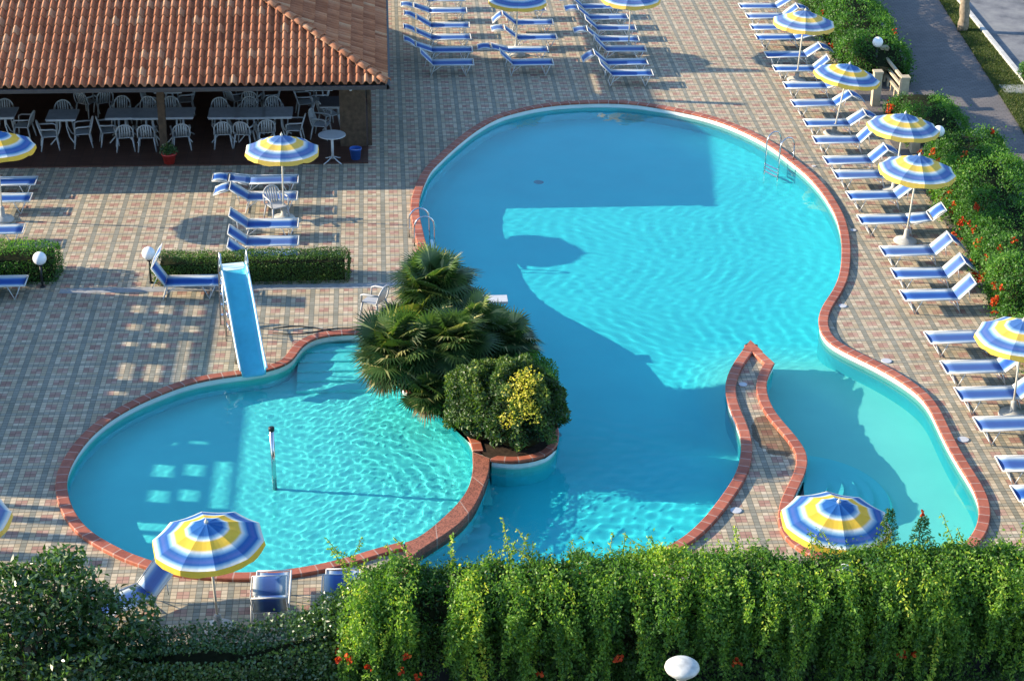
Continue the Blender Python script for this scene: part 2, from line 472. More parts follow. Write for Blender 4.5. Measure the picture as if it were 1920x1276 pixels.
def wall_paint():
    m_, n, out = mat("pool_wall_paint")
    geo = n.nodes.new("ShaderNodeNewGeometry").outputs["Position"]
    sp = n.nodes.new("ShaderNodeSeparateXYZ"); n.links.new(geo, sp.inputs[0])
    c = ramp(n, math_(n, 'ADD', math_(n, 'MULTIPLY', sp.outputs[2], 1.0), 0.5),
             [(0.0, (0.05, 0.66, 0.74, 1)), (0.34, (0.14, 0.72, 0.62, 1)), (0.385, (0.80, 0.84, 0.78, 1)), (0.6, (0.86, 0.88, 0.84, 1))])
    nz = noise_(n, 2.0, 5, geo)
    c = mix(n, 0.5, c, ramp(n, nz, [(0.3, (0.85, 0.88, 0.85)), (0.7, (1.05, 1.05, 1.05))]), 'MULTIPLY')
    principled(n, out, c, 0.7, 0.2)
    return m_
M_wall = wall_paint()

M_water, n_, o_ = mat("water")
g_ = n_.nodes.new("ShaderNodeBsdfGlass")
g_.inputs["IOR"].default_value = 1.29
g_.inputs["Roughness"].default_value = 0.0
g_.inputs["Color"].default_value = (0.90, 0.99, 1.0, 1)
n_.links.new(g_.outputs[0], o_.inputs["Surface"])

# ------------------------------------------------------------------ pools and deck
MP, MR = ring([DATA['M_a'], DATA['M_b'], DATA['M_c'], DATA['M_w'], DATA['M_p'] + [DATA['M_a'][0]]])
LP, LR = ring([DATA['L_a'], DATA['L_w']])
Z_M, Z_L = -0.08, -0.08          # water levels
MW, LW = offset(MP, 0.03), offset(LP, 0.03)

DX0, DX1, DY0, DY1 = -45.0, 13.35, 22.0, 85.0
mb = MB()
vs, fs = sheet([[(-600, -300), (700, -300), (700, 1500), (-600, 1500)], [(DX0, DY0), (DX0, DY1), (DX1, DY1), (DX1, DY0)]], -0.012)
mb.add(vs, fs)
def ground_mat():
    m_, n, out = mat("dry_ground")
    geo = n.nodes.new("ShaderNodeNewGeometry").outputs["Position"]
    c = ramp(n, noise_(n, 1.3, 8, geo), [(0.3, (0.055, 0.06, 0.03, 1)), (0.7, (0.12, 0.105, 0.065, 1))])
    principled(n, out, c, 0.95, 0.1, bump=noise_(n, 20, 4, geo), bump_d=0.03)
    return m_
tag(mb.build("ground", ground_mat()), kind="structure")

mb = MB()
vs, fs = sheet([[(DX0, DY0), (DX1, DY0), (DX1, DY1), (DX0, DY1)], MW.tolist(), LW.tolist()], 0.0)
mb.add(vs, fs)
tag(mb.build("paved_deck", M_pave), kind="structure")

def strip(P, i0, i1, w_in, w_out, z_top, z_in, z_out, name, material, closed=False, rounding=0.015):
    N = out_normals(P)
    n = len(P)
    idx = [i % n for i in range(i0, i1 + 1)]
    prof = [(w_in + 0.004, z_in), (w_in, z_top - rounding), (w_in + rounding, z_top), (w_out - rounding, z_top), (w_out, z_top - rounding), (w_out, z_out)]
    V = []; F = []; UVs = []
    u = 0.0; prev = None; us = []
    for i in idx:
        if prev is not None:
            u += float(np.linalg.norm(P[i] - P[prev]))
        us.append(u); prev = i
        for (d, z) in prof:
            q = P[i] + N[i] * d
            V.append((q[0], q[1], z))
    k = len(prof)
    for a in range(len(idx) - 1):
        for b in range(k - 1):
            F.append((a * k + b, (a + 1) * k + b, (a + 1) * k + b + 1, a * k + b + 1))
            UVs.append(((us[a], b), (us[a + 1], b), (us[a + 1], b + 1), (us[a], b + 1)))
    F.append(tuple(range(k))); UVs.append(tuple((0.1, q) for q in range(k)))
    e = (len(idx) - 1) * k
    F.append(tuple(range(e, e + k))[::-1]); UVs.append(tuple((us[-1], q) for q in range(k)))
    me = bpy.data.meshes.new(name)
    me.from_pydata(V, [], F)
    uvl = me.uv_layers.new(name="UVMap")
    flat = [c for f in UVs for p in f for c in p]
    uvl.data.foreach_set("uv", flat)
    me.materials.append(material)
    bm = bmesh.new(); bm.from_mesh(me); bmesh.ops.recalc_face_normals(bm, faces=bm.faces); bm.to_mesh(me); bm.free()
    o = link(name, me)
    return tag(o, kind="structure")

strip(MP, MR[0][0], MR[1][1], 0.0, 0.21, 0.07, 0.025, -0.002, "pool_coping", M_coping)
strip(MP, MR[2][0], MR[2][1], 0.0, 0.21, 0.0735, 0.028, -0.0045, "pool_coping", M_coping)
strip(LP, LR[0][0], LR[0][1], 0.0, 0.21, 0.07, 0.025, -0.002, "paddling_pool_coping", M_coping)
strip(MP, MR[4][0], MR[4][1], 0.0, 0.16, 0.10, 0.02, -0.002, "planter_coping", M_coping)

# solid tip stone of the tongue, where the two runs of coping meet
def tip_stone():
    tip = MP[MR[2][0]]
    a = MP[MR[2][0] - 4]; b = MP[MR[2][0] + 4]
    inner = (a + b) / 2
    pts = [tip, a, inner, b]
    Q = [(p[0], p[1]) for p in pts]
    mb = MB()
    mb.add([(x, y, 0.079) for x, y in Q] + [(x, y, 0.02) for x, y in Q], [(0, 1, 2, 3), (4, 5, 1, 0), (5, 6, 2, 1), (6, 7, 3, 2), (7, 4, 0, 3)])
    o = mb.build("pool_coping", M_coping)
    o.data.uv_layers.new(name="UVMap")
    for l in o.data.uv_layers[0].data: l.uv = (0.13, 0.5)
    bm = bmesh.new(); bm.from_mesh(o.data); bmesh.ops.recalc_face_normals(bm, faces=bm.faces); bm.to_mesh(o.data); bm.free()
    tag(o, kind="structure")
tip_stone()

# weir slab between the two pools
def weir():
    A = LP[LR[1][0]:LR[1][1]]
    B = MP[MR[3][0]:MR[3][1]][::-1]
    def res(P, k=60):
        d = np.r_[0, np.cumsum(np.linalg.norm(np.diff(P, axis=0), axis=1))]
        t = np.linspace(0, d[-1], k)
        return np.stack([np.interp(t, d, P[:, 0]), np.interp(t, d, P[:, 1])], 1)
    A, B = res(A), res(B)
    mid_n = (B - A); mid_n /= np.linalg.norm(mid_n, axis=1)[:, None]
    V = []; F = []; UVs = []
    u = 0
    for i in range(60):
        if i: u += float(np.linalg.norm(A[i] - A[i - 1]))
        a, b = A[i], B[i]
        for (q, z) in ((a, -0.2), (a, 0.04), (a + mid_n[i] * 0.012, 0.055), (b - mid_n[i] * 0.012, 0.055), (b, 0.04), (b, -0.25)):
            V.append((q[0], q[1], z))
    us = np.r_[0, np.cumsum(np.linalg.norm(np.diff(A, axis=0), axis=1))]
    for i in range(59):
        for b in range(5):
            F.append((i * 6 + b, (i + 1) * 6 + b, (i + 1) * 6 + b + 1, i * 6 + b + 1))
            UVs.append(((us[i], b), (us[i + 1], b), (us[i + 1], b + 1), (us[i], b + 1)))
    for e in (0, 59 * 6):
        F.append(tuple(range(e, e + 6))); UVs.append(tuple((0.1, q) for q in range(6)))
    me = bpy.data.meshes.new("weir")
    me.from_pydata(V, [], F)
    uvl = me.uv_layers.new(name="UVMap")
    uvl.data.foreach_set("uv", [c for f in UVs for p in f for c in p])
    me.materials.append(M_weir)
    bm = bmesh.new(); bm.from_mesh(me); bmesh.ops.recalc_face_normals(bm, faces=bm.faces); bm.to_mesh(me); bm.free()
    tag(link("weir", me), kind="structure")
weir()

def recv(o):
    try: o.cycles.is_caustics_receiver = True
    except Exception: pass
    return o

def walls(P, name, zb):
    mb = MB()
    n = len(P)
    zs = [0.03, -0.12, -0.45, zb]
    for z in zs:
        mb.v.extend([(p[0], p[1], z) for p in P])
    for k in range(len(zs) - 1):
        for i in range(n):
            j = (i + 1) % n
            mb.f.append((k * n + i, k * n + j, (k + 1) * n + j, (k + 1) * n + i)); mb.mi.append(0)
    o = mb.build(name, M_wall, smooth=False)
    tag(o, kind="structure")
    recv(o)
walls(MW, "pool_wall", -2.3)
walls(LW, "paddling_pool_wall", -0.95)

def sstep(a, b, x):
    t = np.clip((x - a) / (b - a), 0, 1)
    return t * t * (3 - 2 * t)

def depth(X, Y):
    d = 0.92 + 0.08 * sstep(44.0, 41.0, Y) + 0.5 * sstep(39.6, 37.0, Y) - 0.75 * sstep(34.5, 32, Y)
    basin = sstep(5.9, 7.3, X) * sstep(37.8, 35.6, Y)
    return d * (1 - basin) + 0.85 * basin

def floor_grid(P, name, material, dfun, zw, step=0.25):
    x0, y0 = P.min(0) - 0.3; x1, y1 = P.max(0) + 0.3
    xs = np.arange(x0, x1 + step, step); ys = np.arange(y0, y1 + step, step)
    X, Y = np.meshgrid(xs, ys, indexing='ij')
    Z = zw - dfun(X, Y)
    V = np.stack([X.ravel(), Y.ravel(), Z.ravel()], 1)
    nx, ny = X.shape
    I = np.arange(nx * ny).reshape(nx, ny)
    F = np.stack([I[:-1, :-1].ravel(), I[1:, :-1].ravel(), I[1:, 1:].ravel(), I[:-1, 1:].ravel()], 1)
    cx = (X[:-1, :-1] + step / 2).ravel(); cy = (Y[:-1, :-1] + step / 2).ravel()
    keep = inside(offset(P, 0.32), cx, cy)
    me = np_mesh(name, V, F[keep], material, smooth=True)
    return recv(tag(link(name, me), kind="structure"))

floor_grid(MP, "pool_floor", M_floor, depth, Z_M)
floor_grid(LP, "paddling_pool_floor", M_floor_l, lambda X, Y: 0.55 + 0 * X, Z_L)

# underwater steps
mb = MB()
prev = None
for k in range(5):
    zt_ = Z_L - 0.10 - 0.085 * k
    ya_, yb_ = 36.95 - 0.36 * k, 36.95 - 0.36 * (k + 1)
    zb_ = Z_L - 0.10 - 0.085 * (k + 1) if k < 4 else -0.75
    mb.add([(-1.9, ya_, zt_), (0.9, ya_, zt_), (0.9, yb_, zt_), (-1.9, yb_, zt_), (-1.9, yb_, zb_), (0.9, yb_, zb_)], [(0, 3, 2, 1), (3, 4, 5, 2)])
recv(tag(mb.build("paddling_pool_steps", M_floor_l), kind="structure"))
mb = MB()
cx, cy = 7.55, 30.75
st_ = [(1.60, -0.77), (1.30, -0.62), (1.02, -0.47), (0.74, -0.32), (0.45, -0.18)]
an_ = np.linspace(math.radians(-100), math.radians(92), 44)
rows_ = [(1.72, -1.1)]
for k, (r, z) in enumerate(st_):
    rows_.append((r, z))
    rows_.append((st_[k + 1][0] if k + 1 < len(st_) else 0.02, z))
for (r, z) in rows_:
    mb.v += [(cx + r * math.cos(a), cy + r * math.sin(a), z) for a in an_]
for k in range(len(rows_) - 1):
    for i in range(43):
        mb.f.append((k * 44 + i, k * 44 + i + 1, (k + 1) * 44 + i + 1, (k + 1) * 44 + i)); mb.mi.append(0)
recv(tag(mb.build("curved_pool_steps", M_floor_l), kind="structure"))

# water surfaces: real ripples, dense enough for true refraction
def waves(X, Y, spec, seed):
    r = np.random.default_rng(seed)
    Z = np.zeros_like(X)
    for lam, amp, cnt in spec:
        for _ in range(cnt):
            th = r.uniform(0, 2 * math.pi); ph = r.uniform(0, 2 * math.pi)
            k = 2 * math.pi / (lam * r.uniform(0.8, 1.25))
            Z += amp * np.sin(k * (X * math.cos(th) + Y * math.sin(th)) + ph)
    return Z

Z_W = -0.08
def water(name, step, zfun):
    """one level sheet for both pools; it runs on under deck and weir on the side the sun comes from, so light refracts right up to the walls"""
    A = np.concatenate([MP, LP])
    x0, y0 = A.min(0) - 0.15; x1, y1 = A.max(0) + 0.15
    x0 -= 2.5; y1 += 0.8
    xs = np.arange(x0, x1 + step, step); ys = np.arange(y0, y1 + step, step)
    X, Y = np.meshgrid(xs, ys, indexing='ij')
    cx_ = (X[:-1, :-1] + step / 2).ravel(); cy_ = (Y[:-1, :-1] + step / 2).ravel()
    POs = [offset(MP, 0.11), offset(LP, 0.11)]
    keep = inside(POs[0], cx_, cy_) | inside(POs[1], cx_, cy_)
    for PO, dmax in zip(POs, (4.6, 2.4)):
        for k_ in np.arange(0.5, dmax, 0.5):
            keep |= inside(PO, cx_ + k_ * math.cos(SUN_AZ), cy_ + k_ * math.sin(SUN_AZ))
    Z = Z_W + zfun(X, Y)
    V = np.stack([X.ravel(), Y.ravel(), Z.ravel()], 1)
    nx, ny = X.shape
    I = np.arange(nx * ny).reshape(nx, ny)
    F = np.stack([I[:-1, :-1].ravel(), I[1:, :-1].ravel(), I[1:, 1:].ravel(), I[:-1, 1:].ravel()], 1)[keep]
    used = np.unique(F)
    remap = -np.ones(len(V), dtype=np.int64); remap[used] = np.arange(len(used))
    me = np_mesh(name, V[used], remap[F], M_water, smooth=True)
    o = tag(link(name, me), kind="structure")
    try: o.cycles.is_caustics_caster = True
    except Exception: pass
    return o

def z_main(X, Y):
    warpx = X + 0.25 * np.sin(Y * 1.3 + 0.5) ; warpy = Y + 0.25 * np.sin(X * 1.1 + 2)
    fine = waves(warpx, warpy, [(0.34, 0.00015, 9), (0.21, 0.00006, 9), (1.3, 0.0004, 4)], 3)
    strong = waves(warpx, warpy, [(0.24, 0.00030, 8), (0.42, 0.0008, 6)], 5)
    s = sstep(34.5, 32.0, Y) * sstep(6.5, 5.2, X)
    calm = sstep(7.0, 8.0, X) * sstep(37.0, 35.0, Y)
    return (fine * (1 - 0.9 * calm) + strong * s * 0.9) * 1.0
def z_left(X, Y):
    fx, fy = DATA['misc']['fpole']
    wx = X + 0.2 * np.sin(Y * 1.7 + 1); wy = Y + 0.2 * np.sin(X * 1.9)
    R = np.hypot(X - fx, Y - fy)
    Z = waves(wx, wy, [(0.28, 0.00042, 9), (0.18, 0.00026, 8), (0.135, 0.00013, 9), (0.55, 0.0007, 5)], 11)
    ringw = 0.0011 * np.sin(2 * math.pi * R / 0.27 + 1.2 * np.sin(3 * np.arctan2(Y - fy, X - fx))) * np.exp(-((R - 2.2) / 1.8) ** 2)
    amp = 0.35 + 0.65 * sstep(-4.0, -1.5, X)
    return (Z + ringw) * amp
def blur(A, r):
    for ax in (0, 1):
        for _ in range(2):
            pad = [(0, 0), (0, 0)]; pad[ax] = (r + 1, r)
            c_ = np.cumsum(np.pad(A, pad, mode='edge'), axis=ax)
            n_ax = A.shape[ax]
            A = (np.take(c_, np.arange(2 * r + 1, 2 * r + 1 + n_ax), ax) - np.take(c_, np.arange(0, n_ax), ax)) / (2 * r + 1)
    return A
def z_all(X, Y):
    inL = blur(inside(offset(LP, 0.15), X.ravel(), Y.ravel()).reshape(X.shape).astype(float), 2)
    inM = blur(inside(offset(MP, 0.30), X.ravel(), Y.ravel()).reshape(X.shape).astype(float), 5)
    return z_main(X, Y) * inM * (1 - inL) + z_left(X, Y) * inL
water("pool_water", 0.034, z_all)

for (x, y, z, lab) in ((3.90, 46.76, -0.9, "far small round drain on the big pool floor, in the roof's shade"), (3.23, 34.0, -1.5, "near small round drain on the big pool floor, right of the island")):
    z = Z_M - float(depth(np.array([x]), np.array([y]))[0]) + 0.012
    mb = MB(); mb.lathe([(0.13, -0.02), (0.13, 0.0), (0.11, 0.012)], 18)
    m_d = bpy.data.materials.get("drain_grey")
    if m_d is None:
        m_d = simple("drain_grey", (0.10, 0.30, 0.36), 0.6, 0.3)
    o = recv(mb.build("floor_drain", m_d, None, False, (x, y, z)))
    tag(o, lab, "drain", "drains on the big pool floor")

# ------------------------------------------------------------------ object materials
def fabric_blue():
    m_, n, out = mat("blue_sling_fabric")
    uv = n.nodes.new("ShaderNodeUVMap").outputs[0]
    sp = n.nodes.new("ShaderNodeSeparateXYZ"); n.links.new(uv, sp.inputs[0])
    a = math_(n, 'ABSOLUTE', math_(n, 'SUBTRACT', sp.outputs[1], 0.5))
    oi = n.nodes.new("ShaderNodeObjectInfo").outputs["Random"]
    c = ramp(n, math_(n, 'MULTIPLY', a, 2.0), [(0.0, (0.010, 0.075, 0.34, 1)), (0.34, (0.015, 0.095, 0.38, 1)), (0.58, (0.10, 0.25, 0.50, 1)), (0.78, (0.55, 0.63, 0.66, 1)), (1.0, (0.68, 0.70, 0.66, 1))])
    tc = n.nodes.new("ShaderNodeTexCoord").outputs["Object"]
    wv = noise_(n, 4.0, 3, tc)
    c = mix(n, 0.4, c, ramp(n, wv, [(0.3, (0.78, 0.8, 0.85)), (0.7, (1.1, 1.1, 1.1))]), 'MULTIPLY')
    c = mix(n, math_(n, 'MULTIPLY', oi, 0.22), c, (0.30, 0.36, 0.42, 1))
    p = principled(n, out, c, 0.7, 0.3, bump=wv, bump_d=0.01)
    t = n.nodes.new("ShaderNodeBsdfTranslucent"); n.links.new(c, t.inputs[0])
    ms = n.nodes.new("ShaderNodeMixShader"); ms.inputs[0].default_value = 0.18
    n.links.new(p.outputs[0], ms.inputs[1]); n.links.new(t.outputs[0], ms.inputs[2]); n.links.new(ms.outputs[0], out.inputs[0])
    return m_

def fabric_umbrella():
    m_, n, out = mat("umbrella_fabric")
    uv = n.nodes.new("ShaderNodeUVMap").outputs[0]
    sp = n.nodes.new("ShaderNodeSeparateXYZ"); n.links.new(uv, sp.inputs[0])
    B = (0.020, 0.145, 0.47, 1); L = (0.30, 0.56, 0.78, 1); W = (0.84, 0.88, 0.86, 1); Yw = (0.92, 0.62, 0.075, 1); Pp = (0.08, 0.16, 0.50, 1)
    c = ramp(n, sp.outputs[1], [(0.0, (0.3, 0.5, 0.8, 1)), (0.06, B), (0.27, B), (0.33, L), (0.365, W), (0.40, Yw), (0.555, Yw), (0.60, W),
                                (0.65, L), (0.71, B), (0.79, Pp), (0.84, B), (0.885, L), (0.925, W), (0.95, W), (0.965, Yw), (1.0, Yw)])
    tc = n.nodes.new("ShaderNodeTexCoord").outputs["Object"]
    wv = noise_(n, 5.0, 3, tc)
    c = mix(n, 0.35, c, ramp(n, wv, [(0.3, (0.8, 0.8, 0.8)), (0.7, (1.1, 1.1, 1.1))]), 'MULTIPLY')
    oi = n.nodes.new("ShaderNodeObjectInfo").outputs["Random"]
    c = mix(n, math_(n, 'MULTIPLY', oi, 0.16), c, (0.6, 0.6, 0.55, 1))
    p = principled(n, out, c, 0.75, 0.2, bump=noise_(n, 3.0, 3, tc), bump_d=0.03)
    t = n.nodes.new("ShaderNodeBsdfTranslucent"); n.links.new(c, t.inputs[0])
    ms = n.nodes.new("ShaderNodeMixShader"); ms.inputs[0].default_value = 0.38
    n.links.new(p.outputs[0], ms.inputs[1]); n.links.new(t.outputs[0], ms.inputs[2]); n.links.new(ms.outputs[0], out.inputs[0])
    return m_

M_sling = fabric_blue()
M_umb = fabric_umbrella()
M_tube = simple("white_painted_tube", (0.62, 0.62, 0.60), 0.4, 0.5, var=0.08)
M_white = simple("white_plastic", (0.50, 0.51, 0.52), 0.45, 0.5, var=0.06)
M_cream = simple("cream_pole_paint", (0.62, 0.58, 0.48), 0.5, 0.4)
M_chrome = simple("stainless_steel", (0.62, 0.62, 0.62), 0.18, 0.5, 1.0, var=0.05)
M_black = simple("black_metal", (0.02, 0.022, 0.022), 0.5, 0.4)
M_globe = simple("opal_glass", (0.85, 0.85, 0.84), 0.25, 0.5, var=0.03)
M_tabletop = simple("grey_table_top", (0.38, 0.40, 0.44), 0.4, 0.5)
M_darktop = simple("dark_table_top", (0.06, 0.06, 0.065), 0.4, 0.5)
M_wood = simple("dark_brown_wood", (0.085, 0.055, 0.035), 0.7, 0.3, var=0.35, scale=9)
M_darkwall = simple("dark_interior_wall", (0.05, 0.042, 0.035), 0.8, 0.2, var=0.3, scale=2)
M_slide = simple("blue_slide_fibreglass", (0.07, 0.47, 0.60), 0.28, 0.5, var=0.10, scale=3)
M_slide_rim = simple("pale_slide_rim", (0.62, 0.80, 0.84), 0.35, 0.5, var=0.08)
M_red = simple("red_plastic", (0.42, 0.03, 0.025), 0.45, 0.5)
M_bluep = simple("blue_plastic", (0.03, 0.11, 0.42), 0.4, 0.5)
M_soil = simple("dark_soil", (0.045, 0.032, 0.022), 0.95, 0.1, var=0.4, scale=14)
M_bark = simple("palm_bark", (0.12, 0.085, 0.055), 0.9, 0.1, var=0.4, scale=16)
M_sand = simple("sandstone_paint", (0.46, 0.38, 0.26), 0.85, 0.2, var=0.15)

# ------------------------------------------------------------------ sun loungers
W_L = 0.28
def sling_mesh(name, line, w, sag=0.018, thick=0.006):
    """fabric strip along a side profile (x,z); v coordinate runs across its width"""
    nv = 8
    V = []; F = []; UVs = []
    n = len(line)
    for i, (x, z) in enumerate(line):
        for j in range(nv + 1):
            v = j / nv
            V.append((x, -w + 2 * w * v, z - sag * (1 - (2 * v - 1) ** 2)))
    for i in range(n - 1):
        for j in range(nv):
            a = i * (nv + 1) + j
            F.append((a, a + nv + 1, a + nv + 2, a + 1))
            UVs += [(i / n, j / nv), ((i + 1) / n, j / nv), ((i + 1) / n, (j + 1) / nv), (i / n, (j + 1) / nv)]
    me = bpy.data.meshes.new(name)
    me.from_pydata(V, [], F)
    me.uv_layers.new(name="UVMap").data.foreach_set("uv", [c for p in UVs for c in p])
    me.materials.append(M_sling)
    me.polygons.foreach_set("use_smooth", [True] * len(F))
    bm = bmesh.new(); bm.from_mesh(me)
    bmesh.ops.solidify(bm, geom=bm.faces[:], thickness=thick)
    bm.to_mesh(me); bm.free()
    return me

_lcache = {}
HZ, SX = 0.33, 1.18
def lounger(loc, rz, back=35, shade=None, label=None, group=None):
    """foot end at the origin, head towards +X; back = backrest angle, shade = angle of the sunshade flap"""
    key = (back, shade)
    root = empty("sun_lounger", loc, rz, label, "sun lounger", group)
    if key not in _lcache:
        P = {}
        line = [(x, HZ) for x in np.linspace(0.03, SX, 7)]
        P['seat'] = [sling_mesh("seat", line, W_L - 0.02)]
        a = math.radians(back)
        bl = 0.50
        bx, bz = SX + bl * math.cos(a), HZ + bl * math.sin(a)
        P['backrest'] = [sling_mesh("backrest", [(SX + t * bl * math.cos(a), HZ + 0.004 + t * bl * math.sin(a)) for t in np.linspace(0.0, 1, 5)], W_L - 0.02)]
        mb = MB()
        for s in (-1, 1):
            mb.tube([(0.0, s * W_L, HZ), (SX + 0.02, s * W_L, HZ)], 0.014, 6)
        mb.tube([(0.0, -W_L, HZ), (0.0, W_L, HZ)], 0.014, 6)
        mb.tube([(SX, -W_L, HZ - 0.03), (SX, W_L, HZ - 0.03)], 0.012, 6)
        P['frame'] = [mb.mesh("frame", M_tube, True)]
        mb = MB()
        for s in (-1, 1):
            mb.tube([(SX, s * W_L, HZ + 0.005), (bx, s * W_L, bz)], 0.014, 6)
        mb.tube([(bx, -W_L, bz), (bx, W_L, bz)], 0.014, 6)
        for s in (-1, 1):
            q = 0.55
            mb.tube([(SX + q * bl * math.cos(a), s * (W_L + 0.02), HZ + q * bl * math.sin(a)), (SX + 0.02 + 0.30 * math.sin(a), s * (W_L + 0.02), HZ - 0.03)], 0.009, 6)
        P['back_frame'] = [mb.mesh("back_frame", M_tube, True)]
        legs = []
        for s in (-1, 1):
            mb = MB(); mb.tube([(0.10, s * W_L, HZ), (0.24, s * (W_L - 0.01), 0.0)], 0.012, 6); mb.tube([(0.38, s * W_L, HZ), (0.24, s * (W_L - 0.01), 0.01)], 0.010, 6); legs.append(mb.mesh("leg", M_tube, True))
            mb = MB(); mb.tube([(SX - 0.06, s * W_L, HZ), (SX + 0.06, s * (W_L - 0.01), 0.0)], 0.012, 6); mb.tube([(SX - 0.25, s * W_L, HZ), (SX + 0.02, s * (W_L - 0.01), 0.12)], 0.009, 6); legs.append(mb.mesh("leg", M_tube, True))
        P['leg'] = legs
        P['crossbar'] = []
        for xx in (0.235, SX + 0.055):
            mb = MB(); mb.tube([(xx, -W_L + 0.01, 0.03), (xx, W_L - 0.01, 0.03)], 0.010, 6)
            P['crossbar'].append(mb.mesh("crossbar", M_tube, True))
        if shade is not None:
            b = math.radians(shade)
            cl = 0.36
            s0 = (bx + 0.05 * math.cos(b), bz + 0.05 * math.sin(b))
            P['sunshade'] = [sling_mesh("sunshade", [(s0[0] + t * cl * math.cos(b), s0[1] + t * cl * math.sin(b) + 0.035 * math.sin(math.pi * t)) for t in np.linspace(0, 1, 5)], W_L - 0.02, 0.005)]
            mb = MB()
            e = (s0[0] + cl * math.cos(b), s0[1] + cl * math.sin(b))
            for s in (-1, 1):
                mb.tube([(bx, s * (W_L + 0.015), bz), (e[0], s * (W_L + 0.0), e[1])], 0.010, 6)
            mb.tube([(e[0], -W_L, e[1]), (e[0], W_L, e[1])], 0.010, 6)
            P['sunshade_frame'] = [mb.mesh("sunshade_frame", M_tube, True)]
        _lcache[key] = P
    for nm, ms in _lcache[key].items():
        for me in ms:
            link(nm, me, root)
    return root

rr = random.Random(3)
# the long right-hand column, listed from the far end
rspec = [(32, None), (40, -20), (30, None), (12, 12), (34, -25), (42, None), (20, None), (34, -28), (36, -26), (46, -30), (42, -28), (20, None),
         (40, None), (6, 38), (44, -38), (46, -40), (47, None), (12, None), (40, None), (40, None), (35, None), (38, None), (38, None)]
for i, ((x, y), (bk, sh)) in enumerate(zip(DATA['lr'], rspec)):
    look = "with sunshade flap" if sh is not None else "without sunshade flap"
    lounger((x, y, 0), math.radians(rr.uniform(-1.5, 1.5)), bk, sh,
            f"blue sun lounger, {ORD[i]} from the far end of the right-hand column, {look}", "sun loungers in the right-hand column")
def rowset(key, spec, name, group):
    for i, ((x, y), (bk, sh)) in enumerate(zip(DATA[key], spec)):
        lounger((x, y, 0), math.pi + math.radians(rr.uniform(-1.5, 1.5)), bk, sh, f"blue sun lounger, {ORD[i]} from the back in {name}", group)
rowset('g1', [(30, -10), (20, 5), (32, 18), (26, 20), (20, 28), (46, None)], "the row nearest the roof", "sun loungers beside the tiled pavilion")
rowset('g2', [(20, None), (40, -40), (38, -4), (14, -5), (44, None)], "the middle shaded row", "sun loungers in the middle row at the back")
rowset('g3', [(40, -10), (42, -8), (40, -5), (42, None), (40, -8), (46, None), (40, -32), (46, None)], "the crowded half-sunlit row", "sun loungers in the crowded row at the back")
rowset('g4', [(8, 2), (34, -20), (38, None), (38, None), (38, None)], "the row below the pavilion", "sun loungers by the umbrella in front of the pavilion")
rowset('g5', [(20, None), (20, None), (20, None), (20, None)], "the row at the left edge", "sun loungers at the left picture edge")
x, y = DATA['g6'][0]
lounger((x, y, 0), math.pi, 58, 120, "blue sun lounger with raised sunshade between the box hedge and the slide", "sun loungers near the slide")
# the three in front of the paddling pool
lounger((-1.98, 27.55, 0), math.radians(-90), 58, 155, "blue sun lounger directly right of the near umbrella pole", "sun loungers before the paddling pool")
lounger((-0.84, 27.55, 0), math.radians(-91), 55, 150, "pale blue sun lounger half under the near hedge leaves", "sun loungers before the paddling pool")
lounger((-4.95, 26.35, 0), math.radians(38), 42, None, "dark blue sun lounger with its back against the broad-leaved tree", "sun loungers before the paddling pool")

